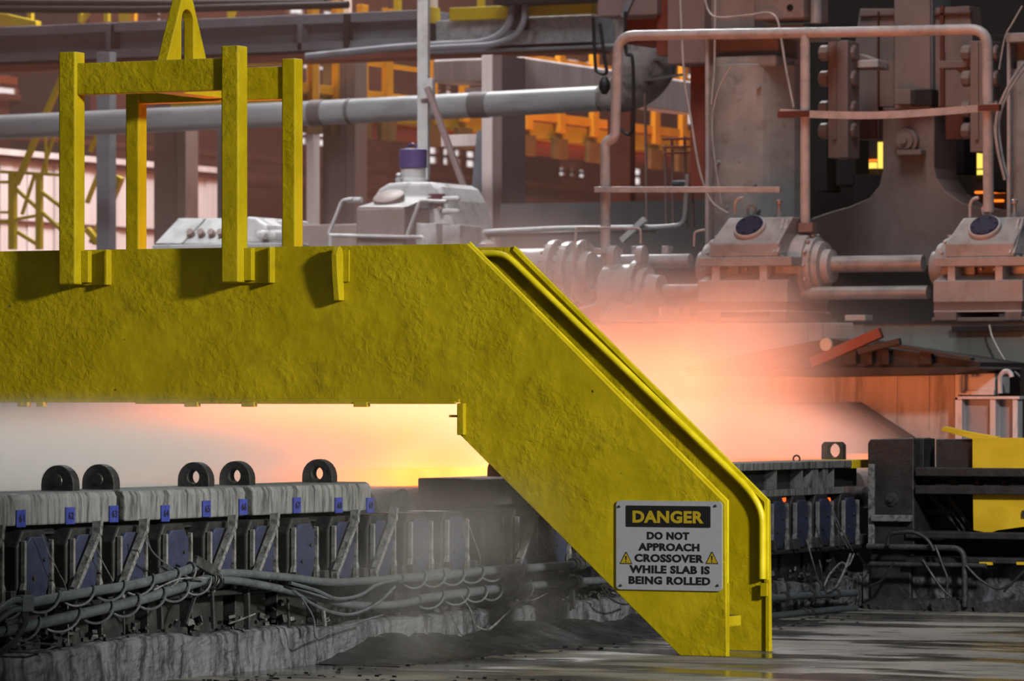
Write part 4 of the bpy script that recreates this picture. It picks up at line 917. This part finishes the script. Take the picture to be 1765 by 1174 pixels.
# motor with purple cap
struct(MB().box(-14.5, -6.85, 11.9, 14.0, 0, PY(600, 556, 12).z).build('wall_machine_plinth', MBEAM))
YM = 12.0
t = thing('vertical_motor', 'pale domed machine with a purple cap behind the girder top', 'motor', PY(700, 560, YM))
R(613, 697, 357, 560, YM, .9).build('front_box', CASE, t, .02)
wedge(613, 697, 640, 705, 332, 357, YM, .45, .9).build('sloped_lid', GREY, t, .01)
dome = [(640, 420), (640, 345), (652, 325), (668, 316), (690, 314), (745, 314), (758, 322), (770, 345), (780, 385), (790, 420), (790, 560), (640, 560)]
MB().prism(pol(dome, YM+.45), YM+.45, YM+1.2).build('domed_body', WHT, t, .03)
c = PY(712, 315, YM+.8); MB().lathe((c.x, c.y, c.z-.02), (0, 0, 1), [(0, .13), (.05, .12), (.055, .105), (.14, .105)], 24).build('neck', WHT, t, smooth=True)
z0 = PY(712, 290, YM+.8).z; z1 = PY(712, 257, YM+.8).z
MB().lathe((c.x, c.y, z0), (0, 0, 1), [(0, .11), (.004, .118), (z1-z0-.006, .118), (z1-z0, .11)], 28).build('purple_cap', PUR, t, smooth=True)
MB().torus((c.x-.01, c.y, z1+.0), (0, 1, 0), .045, .008, 16, 6).build('cap_handle', PUR, t)
p = PY(670, 340, YM+.2); MB().lathe(p, (0, -.5, 1), [(-.03, .13), (.012, .13), (.02, .115)], 24).build('hatch_ring', CASE, t, smooth=True)
R(738, 763, 334, 352, YM+.42, .05).build('name_plate', paint('dark_red_plate', (.10, .03, .045), .5), t, .002)
p = PY(758, 360, YM+.42); MB().lathe(p, (0, -1, 0), [(-.02, .025), (.02, .02)], 10).build('bolt', CASE, t)
for l, r, tp in ((725, 752, 385), (762, 792, 388), (700, 726, 384)): R(l, r, tp, 560, YM+.2, .4).build('side_rib', WHT, t, .006)
p = PY(688, 306, YM+.6); MB().lathe((p.x, p.y, p.z-.05), (0, 0, 1), [(0, .03), (.04, .035), (.05, .02), (.07, .03), (.09, .02)], 12).build('oil_valve', STL, t, smooth=True)
for px, py in ((605, 345), (783, 343), (783, 365)): p = PY(px, py, YM+.3); MB().lathe(p, (-1 if px < 700 else 1, 0, 0), [(-.1, .025), (.03, .025), (.05, .012)], 10).build('fitting', WHT, t)
g = thing('tube_guard', 'thin white tube guard around the foot of the domed machine', 'guard rail', PY(650, 415, YM-.2))
g1 = pts3([(607, 344), (590, 345), (567, 402), (570, 406), (730, 409), (730, 440)], YM-.015)
MB().tube(bend(g1, .03), .016, 8).build('tube', WHT, g, smooth=True)
MB().tube(bend(pts3([(702, 405), (724, 346), (770, 348)], YM-.01), .03), .016, 8).build('tube', WHT, g, smooth=True)
MB().tube(pts3([(570, 405), (566, 560)], YM-.015), .016, 8).build('tube', WHT, g, smooth=True)
# thin post and diagonal stay
R1 = single(R(719, 737, -40, 310, 13.4, .05), 'thin_post', WHT, 'slim silver flat post rising behind the purple capped machine', 'post', .004)
struct(R(722, 737, 150, 230, 13.38, .03).build('post_patch', MAU)) if False else None
single(MB().beam(PY(736, 150, 13.3), PY(828, 398, 13.3), .05, .05), 'diagonal_stay', MAU, 'slanting brown pipe stay between the slim post and the rail', 'stay', .01)
single(R(722, 745, 135, 170, 13.36, .06), 'stay_bracket', WHT, 'white bracket at the top of the slanting stay', 'bracket', .004)
pipeY([(795, 402), (960, 394), (1140, 392), (1180, 388), (1186, 300)], .022, 'long thin pipe rail behind the flanged spool', 13.0, STL, .08)
pipeY([(800, 407), (1130, 398)], .018, 'lower thin pipe under the long rail behind the spool', 13.05, CASE, .05)
struct(R(862, 1232, 348, 560, 14.2, .5).build('wall_grey_plinth', paint('grey_plinth_paint', (.10, .085, .085), .7, (.05, .045, .045), .3, 2)))
struct(R(560, 862, 402, 560, 14.4, .5).build('wall_low_plinth', MAU))
# comb of thin pipes
t = thing('pipe_comb', 'comb of thin brown control pipes left of the tall casting', 'pipes', PY(1170, 390, 13.2))
for px, tp in ((1112, 160), (1146, 250), (1158, 240), (1180, 235), (1192, 240)): MB().tube(pts3([(px, tp), (px+3, 392)], 13.2), .012, 7).build('pipe', MAU, t, smooth=True)
for py in (240, 254, 264): MB().tube(pts3([(1140+py % 7, py), (1222, py-2)], 13.15), .010, 7).build('pipe', BRN, t, smooth=True)
MB().tube(pts3([(1160, 318), (1240, 313)], 13.1), .03, 8).build('pipe', HOSE, t, smooth=True)
single(MB().beam(PY(1072, 415, 12.97), PY(1112, 378, 12.97), .05, .05), 'pale_offcut', WHT, 'pale flat offcut leaning behind the drum lugs', 'bar', .004)
# big pipe with elbow
t = thing('large_pipe', 'large grey pipe with dark bands curving up in a soot stained elbow', 'pipe', PY(530, 195, 15))
path = [PY(-60, 222, 15), PY(540, 195, 15), PY(900, 177, 15), PY(1035, 170, 15)]
elb = [PY(px, py, 15) for px, py in ((1068, 162), (1094, 144), (1108, 118), (1113, 80), (1113, 30), (1113, -20))]
GP = paint('grey_pipe_paint', (.23, .235, .25), .35, (.12, .11, .11), .35, 3, (.3, 1, 1), .05, 20, None, .6)
EL = paint('sooty_elbow', (.24, .23, .23), .5, (.05, .045, .045), .55, 3, None, .15, 14)
MB().tube(path, .112, 24).build('straight_run', GP, t, smooth=True)
pe = smoothpath([path[-1]]+elb, 6); MB().tube(pe, [.112+.165*min(1, i/(len(pe)-1)*2.0) for i in range(len(pe))], 24).build('elbow', EL, t, smooth=True)
BND = paint('pipe_band', (.10, .085, .085), .6)
for px, w in ((548, 22), (604, 6), (828, 30)):
    a, b = PY(px-w/2, 0, 15), PY(px+w/2, 0, 15); z = PY(px, 195-(px-540)*.0497, 15).z; MB().cyl((a.x, 15, z), (b.x, 15, z+.001), .117, 24).build('band', BND, t, smooth=True)
MB().beam(PY(1080, 112, 14.8), PY(1175, 95, 14.8), .02, .02).build('strap', BND, t); MB().beam(PY(1070, 145, 14.8), PY(1180, 128, 14.8), .02, .02).build('strap', BND, t)
# hanging hook chains by the elbow
for pts, lab in (([(1022, 30), (1026, 110), (1030, 124), (1045, 126), (1042, 100), (1034, 40)], 'dark cable loop hanging left of the silver pipe frame'), ([(1078, 20), (1079, 90), (1090, 100), (1092, 180), (1090, 222), (1082, 232), (1070, 222)], 'dark hook cable hanging in front of the elbow')):
    single(MB().tube(smoothpath(pts3(pts, 12.2), 5), .014, 7), 'hook_cable', BLK, lab, 'cable', 0, True, 'dark cables hanging near the elbow')
single(MB().lathe(PY(1042, 152, 12.2), (0, 0, 1), [(-.05, .02), (.0, .05), (.05, .045), (.09, .02)], 10), 'dark_block', BLK, 'small dark pulley block under the hanging cable loop', 'pulley', 0, True)
# grey girder across the hall
YR = 17
t = thing('crane_girder', 'long grey steel girder crossing the hall above the pipes', 'girder', PY(500, 100, YR))
def run(l, r, tl, tr, h, Y, dep, mat, nm, bev=.006):
    a, b = PY(l, tl, Y), PY(r, tr, Y); s = 1/ (8190/((a-Vector((CX, CY, H))).dot(Vector((DD[0], DD[1], 0)))))
    z = (a.z+b.z)/2; hh = h*s
    return MB().box(a.x, b.x, Y, Y+dep, z-hh, z).build(nm, mat, t, bev)
run(-60, 735, 44, 22, 16, YR-.05, .5, LGR, 'top_flange'); run(-60, 735, 56, 34, 42, YR+.1, .1, LGR, 'web'); run(-60, 735, 90, 70, 14, YR-.06, .5, LGR, 'bottom_flange')
run(-60, 1020, 106, 80, 14, YR, .4, BRN, 'under_flange')
GAL = paint('galvanized_box', (.42, .44, .46), .4, (.25, .26, .27), .5, 10, None, .05, 20, None, .5, .3)
run(735, 1020, 36, 26, 46, YR-.1, .5, GAL, 'box_end'); run(735, 1060, 84, 80, 5, YR-.14, .5, LGR, 'box_lip')
for px in (182, 305, 512, 592): R(px, px+8, 45-px*.025, 100-px*.025, YR-.06, .15).build('stiffener', LGR, t, .004)
R(190, 196, 42, 98, YR-.05, .12).build('cable_duct', DRK, t); R(592, 600, 24, 78, YR-.1, .1).build('cable_duct', DRK, t)
R(722, 742, 12, 40, YR-.2, .2).build('yellow_band', YEL2, t, .004); R(722, 745, 40, 70, YR-.18, .2).build('dark_clamp', DRK, t, .004); R(722, 738, -40, 12, YR-.18, .2).build('pale_post', PNK, t, .004)
run(774, 880, 14, 9, 22, YR-.2, .1, YEL2, 'kick_plate'); run(890, 1020, 8, 3, 20, YR-.2, .1, YEL2, 'kick_plate')
pipeY([(528, 98), (700, 80), (830, 74), (862, 62), (880, 40), (886, -20)], .035, 'grey conduit along the girder bending upward', YR-.3, LGR, .4)
pipeY([(735, 84), (850, 78), (888, 64), (903, 40), (908, -20)], .03, 'second grey conduit bending upward beside the first', YR-.35, LGR, .4)
pipeY([(-40, 6), (300, 8), (560, 6)], .05, 'dark conduit along the top left above the girder', YR-.5, DRK, .2)
pipeY([(-40, 16), (250, 17), (600, 8)], .035, 'second dark conduit below it at the top left', YR-.55, DRK, .2)
single(R(878, 895, 5, 50, YR-.3, .2), 'conduit_clamp', DRK, 'dark clamp holding the bending conduits to the girder', 'clamp', .004)
single(R(850, 1030, -14, 4, YR-.5, .3), 'dark_rail', DRK, 'dark rail above the yellow kick plates', 'rail', .004)
# yellow rail posts on the girder walkway
for i, (l, r, mt) in enumerate(((46, 54, YEL2), (134, 141, YEL2), (178, 186, YEL2), (204, 222, YEL2), (222, 232, ORA), (592, 602, PNK), (678, 688, YEL2), (822, 832, YEL2), (391, 398, YEL2))):
    single(R(l, r, -40, 42-l*.025, 19.5, .06), 'rail_post', mt, 'walkway rail post above the girder, %s from the left' % ['first', 'second', 'third', 'fourth', 'fifth', 'sixth', 'seventh', 'eighth', 'the one behind the lifting eye'][i], 'post', .004, False, 'rail posts above the girder')
for p, q, lab in (((139, 40), (162, 6), 'slanted yellow brace between the walkway posts at upper left'), ((395, 40), (408, 5), 'slanted yellow brace left of the lifting eye top')):
    single(MB().beam(PY(*p, 19.53), PY(*q, 19.53), .05, .05), 'rail_brace', YEL2, lab, 'brace', .004)
single(MB().prism(pol([(-20, 20), (10, 24), (62, 36), (62, 44), (-20, 44)], 19), 19, 19.1), 'yellow_plate', YEL2, 'yellow plate above the girder at the upper left corner', 'plate', .004)
# columns
for l, r, tp, bt_, Y, mt, lab, side in ((166, 189, 90, 560, 16, LGR, 'slim grey column seen left of the rear lifting post', None), (265, 305, 170, 560, 18.5, MAU, 'broad mauve column between the lifting posts', (305, 320, CASE)),
        (556, 596, 100, 560, 18.5, MAU, 'broad mauve column right of the lifting frame', (596, 612, MAU)), (1047, 1086, 190, 560, 17, BRN, 'brown column behind the silver pipe bend', None),
        (374, 386, 175, 560, 19, LGR, 'thin pale column beside the right front lifting post', None), (488, 500, 90, 380, 19, LGR, 'thin pale column behind the rear right lifting post', None), (528, 541, 100, 400, 18, PNK, 'thin pink pipe column right of the rear lifting post', None)):
    t = thing('hall_column', lab, 'column', PY((l+r)/2, bt_, Y)); R(l, r, tp, bt_, Y, .12).build('column_face', mt, t, .004)
    if side: R(side[0], side[1], tp, bt_, Y-.05, .25).build('column_flange', side[2], t, .004)
t = thing('hall_column', 'white and pink flanged column right of the slanting stay', 'column', PY(840, 402, 16))
MB().prism(pol([(822, 225), (832, 225), (832, 402), (806, 402)], 16.1), 16.1, 16.2).build('haunch', LGR, t); R(830, 848, 95, 402, 16, .3).build('front_flange', PNK, t, .004)
a = PY(848, 250, 16.02); MB().box(a.x, a.x+.10, 16.02, 16.5, PY(850, 402, 16).z, PY(850, 95, 16).z).build('web', MAU, t)
R(760, 830, 232, 252, 16.4, .2).build('corbel', PNK, t, .004); R(737, 830, 100, 140, 17.5, .1).build('white_panel', PNK, t) if False else None
for q, lab in (((746, 850, 101, 141), 'long white duct box behind the top of the slim post'), ((866, 900, 98, 158), 'white tank standing right of the pink flanged column'), ((800, 852, 150, 160), 'thin white tray under the long white duct box')):
    single(R(*q, 17.7, 4.0 if q[0] > 860 else .5), 'white_box', PNK, lab, 'duct', .02)
# platform running along the mill on the far side
XP = -12.0
t = thing('far_platform', 'olive edged walkway platform with orange rails running along the far side', 'platform', PX(870, 240, XP))
def along(px0, py0, px1, h0, X, dep, mat, nm, slope=None, bev=.004):
    "strip along the Y direction on the plane X starting at a picture point"
    a = PX(px0, py0, X); b = PX(px1, 400, X); sc_ = (a-Vector((CX, CY, H))).dot(Vector((DD[0], DD[1], 0)))/8190
    return MB().box(X-dep, X, a.y, b.y, a.z-h0*sc_, a.z).build(nm, mat, t, bev)
along(480, 137, 1400, 16, XP, .1, ORA, 'toe_plate'); along(480, 157, 1400, 30, XP-.05, 1.2, YEL2, 'edge_girder'); along(480, 185, 1400, 16, XP-.3, 1.0, BRN, 'under_girder')
along(480, 30, 1400, 8, XP, .05, ORA, 'top_rail'); along(480, 84, 1400, 7, XP, .05, ORA, 'mid_rail')
ztoe = PX(870, 215, XP).z; ztop = PX(870, 88, XP).z
for px in (540, 582, 625, 668, 745, 800, 910, 966, 1024, 1080, 1130, 1177):
    p = PX(px, 200, XP); MB().box(XP-.03, XP+.03, p.y-.07, p.y+.07, ztoe-.02, ztop+.25).build('rail_post', ORA, t, .004)
    MB().box(XP-.04, XP+.02, p.y-.16, p.y+.16, ztoe-.30, ztoe-.08).build('post_bracket', paint('bracket_brown', (.16, .09, .02), .6) if px == 540 else bpy.data.materials['bracket_brown'], t, .004)
# low clad wall on the left far side
XL = -18.0
t = thing('clad_wall', 'low pale clad partition with red top strip along the far side', 'partition', PX(300, 400, XL))
zt = PX(350, 308, XL).z; y0 = PX(-200, 400, XL).y; y1 = PX(394, 400, XL).y
n = 26
for i in range(n):
    a, b = y0+(y1-y0)*i/n, y0+(y1-y0)*(i+1)/n
    MB().box(XL-.06, XL+(.0 if i % 2 else .012), a+.01, b-.01, 0, zt).build('panel', PNK, t)
MB().box(XL-.05, XL+.05, y0, y1, zt, zt+.075).build('top_strip', RST, t); MB().box(XL-.05, XL+.08, y0, y1, zt+.075, zt+.14).build('cap_strip', PNK, t)
MB().box(XL-.05, XL+.03, y0, y1, PX(350, 400, XL).z-.04, PX(350, 400, XL).z).build('low_strip', RST, t)
# rear wall with daylight windows
XW = -24.0
struct(MB().box(XW-.3, XW, -10, 60, 0, 14).build('wall_rear', BRN)); struct(MB().box(-24, 6, 59.5, 60, 0, 14).build('wall_end', BRN))
WIN = glow('daylight_window', (1.0, .90, .88), .95, (1.0, .82, .79), .35)
struct(MB().box(XW, XW+.02, 5, 58, PX(640, 300, XW).z-.1, PX(640, 285, XW).z).build('trim_1', RST))
k = 0
def window(px0, px1, top, bot, bars, X=XW+.1):
    global k
    k += 1; a, b = PX(px0, top, X), PX(px1, bot, X); c = PX((px0+px1)/2, top, X).z; d = PX((px0+px1)/2, bot, X).z
    w = MB().box(X-.04, X, a.y, b.y, d, c).build('window_%d' % k, WIN); struct(w)
    for i in range(bars): y = a.y+(b.y-a.y)*(i+1)/(bars+1); MB().box(X-.02, X+.05, y-.10, y+.10, d-.04, c+.04).build('bar', BRN, w)
    MB().box(X-.02, X+.05, a.y-.05, b.y+.05, d+(c-d)*.42, d+(c-d)*.42+.05).build('bar', BRN, w); MB().box(X-.02, X+.08, a.y-.05, b.y+.05, d-.08, d).build('sill', BRN, w)
for q in ((500, 564, 224, 250, 1), (606, 664, 228, 258, 2), (735, 815, 258, 285, 3), (866, 902, 255, 292, 1), (960, 1005, 292, 304, 2), (1085, 1102, 290, 318, 0), (0, 95, 142, 166, 2), (528, 600, 110, 122, 1), (612, 664, 106, 136, 2), (735, 850, 96, 142, 3), (866, 900, 90, 154, 1), (982, 1020, 106, 146, 1), (1085, 1108, 120, 160, 1), (175, 205, 5, 40, 1), (235, 275, 12, 42, 2), (385, 480, 5, 30, 2), (505, 570, 0, 28, 2), (740, 800, 150, 162, 2), (1190, 1208, 130, 215, 0)):
    window(*q)
ORW = paint('orange_band_paint', (.50, .10, .03), .6)
for i, (l, r, tp, bt_) in enumerate(((606, 664, 212, 228), (866, 902, 238, 256), (0, 78, 130, 146), (1085, 1110, 272, 290), (1000, 1030, 30, 60))):
    a, b = PX(l, tp, XW+.15), PX(r, bt_, XW+.15); single(MB().box(XW, XW+.15, a.y, b.y, PX(l, bt_, XW+.15).z, PX(l, tp, XW+.15).z), 'orange_board', ORW, 'orange board over the rear wall window, %s from the left' % ['second', 'third', 'first', 'fourth', 'fifth'][i], 'board', 0, False, 'orange boards on the rear wall')
# dark ducts along the rear wall
for i, (py, h, mt) in enumerate(((345, 30, BRN), (312, 14, RST), (205, 18, DRK))):
    a = PX(850, py, XW+1.5); 
    single(MB().cyl((XW+1.5, -5, a.z), (XW+1.5, 58, a.z), h/2*.0072, 16), 'duct', mt if i != 1 else BRN, ['thick brown duct low along the rear wall', 'thin rusty duct along the rear wall', 'dark duct high along the rear wall'][i], 'duct', 0, True, 'ducts along the rear wall')
for i, (px, w) in enumerate(((668, 64), (905, 60), (396, 95), (105, 50), (220, 30))):
    a = PX(px, 100, XW+.8); b = PX(px+w, 100, XW+.8); single(MB().box(XW, XW+.8, a.y, b.y, 0, 13), 'wall_buttress', [BRN, DRK2, BRN, DRK2, BRN][i], 'dark buttress of the rear wall, %s' % ['behind the slanting stay', 'behind the orange rail posts', 'behind the right lifting posts', 'at the yellow stair', 'behind the rear left lifting post'][i], 'buttress', 0, False, 'buttresses of the rear wall')
# yellow stair at the far left
YS = 17.0
t = thing('yellow_stair', 'yellow steel stair and railing at the far left behind the bridge', 'stair', PY(40, 420, YS))
def ln(p, q, w, mat=YEL2, Y=YS, nm='rail'): MB().beam(PY(*p, Y), PY(*q, Y), w, w).build(nm, mat, t, .004)
ln((108, 130), (28, 318), .055, nm='stringer'); ln((98, 150), (20, 330), .035, DRK, YS+.1, 'stringer')
ln((22, 295), (22, 430), .07, nm='post'); ln((68, 300), (68, 430), .06, nm='post'); ln((0, 296), (110, 302), .03); ln((-20, 314), (16, 314), .03); ln((28, 326), (108, 398), .035)
ln((70, 330), (110, 360), .035); ln((60, 300), (38, 370), .03); ln((0, 383), (68, 371), .03); ln((0, 366), (16, 366), .025); ln((30, 400), (70, 425), .035); ln((78, 215), (80, 300), .025); ln((104, 200), (72, 300), .03, YEL2, YS+.4)
ln((170, 300), (150, 350), .04, YEL2, YS+.6); ln((208, 305), (160, 420), .07, YEL2, YS+.6); ln((150, 395), (172, 420), .06, YEL2, YS+.5); ln((172, 225), (155, 262), .04, YEL2, YS+.6); ln((150, 208), (168, 225), .03, LGR, YS)
struct(MB().box(-45, 14, -24, 60, 14, 14.3).build('ceiling', DRK)) if False else None
# ================================================================== hot slab and steam
slab = MB().prism([(-3.95, .5), (-1.8, .5), (-1.8, 6.6), (-2.4, 7.2), (-2.4, 9.1), (-3.95, 9.1)], .852, .94, 'z').build('hot_slab', HOT, None, .03, org=(-3.1, 4.8, .86))
tag(slab, 'glowing orange steel slab lying on the rollers inside the steam', 'steel slab')
def vol(name, box, fn, col=(.95, .95, .95), aniso=.2, step=1.0):
    m, nt, out = newmat(name); co = objco(nt); x = nt.nodes.new('ShaderNodeSeparateXYZ'); nt.links.new(co, x.inputs[0])
    X, Y, Z = (S(nt, x.outputs[i]) for i in range(3))
    d = fn(nt, co, X, Y, Z)
    v = nt.nodes.new('ShaderNodeVolumeScatter'); v.inputs['Color'].default_value = (*col, 1); v.inputs['Anisotropy'].default_value = aniso
    nt.links.new(d.k, v.inputs['Density']); nt.links.new(v.outputs[0], out.inputs['Volume'])
    m.cycles.volume_step_rate = step
    o = MB().box(*box).build(name, m); o['kind'] = 'stuff'; return o
def steam_fn(nt, co, X, Y, Z):
    n = noise(nt, co, .8, 4, .55, (1, 1, 1.2)); n2 = noise(nt, co, .35, 2, .5)
    up = Y.sm(.2, 7.0, 0.0, 1.0)
    top = up*.62+1.22+(n2-.5)*(up*.6+.2)+up*X.sm(-5.0, -3.6, .45, -.12)
    fall = Z.sm(top-(up*.4+.15), top+(up*.45+.15), 1.0, 0.0)
    edge = (Y-5.5).mx(0.0)*-.27-1.38+Y.sm(8.7, 9.7)*.8+Z.sm(1.0, 1.4, .40, 0.0)*Y.sm(4.5, 6.5); soft = (Y-4.5).mx(0.0)*.26+.35
    side = X.sm(edge-soft, edge, 1.0, 0.0)*X.sm(-5.6, -4.7, 0.0, 1.0)
    ends = Y.sm(-7.5, -6, 0, 1)*Y.sm(10.4, 11.4, 1, 0)
    dens = Y.sm(-2.5, 2.2, .45, 1.05)*Y.sm(3.5, 7.0, 1.0, .62)
    low = Z.sm(.95, 1.4, 2.0, .7)
    return fall*side*ends*dens*low*n.sm(.30, .70, .3, 1.3)
vol('steam', (-5.7, -1.33, -7.6, 11.5, .72, 3.1), steam_fn, (.97, .95, .94), .1, .55)

def smoke_fn(nt, co, X, Y, Z):
    n = noise(nt, co, 1.6, 4, .6, (1, 1, .7), .3)
    dy = Y.sm(-2.3, -1.2, 0, 1)*Y.sm(-.4, .9, 1, 0); dx = X.sm(-1.2, -1.05, 0, 1)*X.sm(-.75, -.3, 1, 0)
    dz = Z.sm(.0, .25, .35, 1)*Z.sm(.55, 1.05, 1, 0)
    return dy*dx*dz*n.sm(.38, .66, 0, 1)*1.35
vol('smoke', (-1.2, -.25, -2.4, 1.0, .02, 1.1), smoke_fn, (.46, .45, .44), .2, .6)

def haze_fn(nt, co, X, Y, Z):
    return X*0.0+.005
vol('haze', (-23.9, -6.9, 9.0, 50, .1, 9), haze_fn, (.90, .50, .40), 0.0, 4.0)  # orange light of the slab put into the haze colour
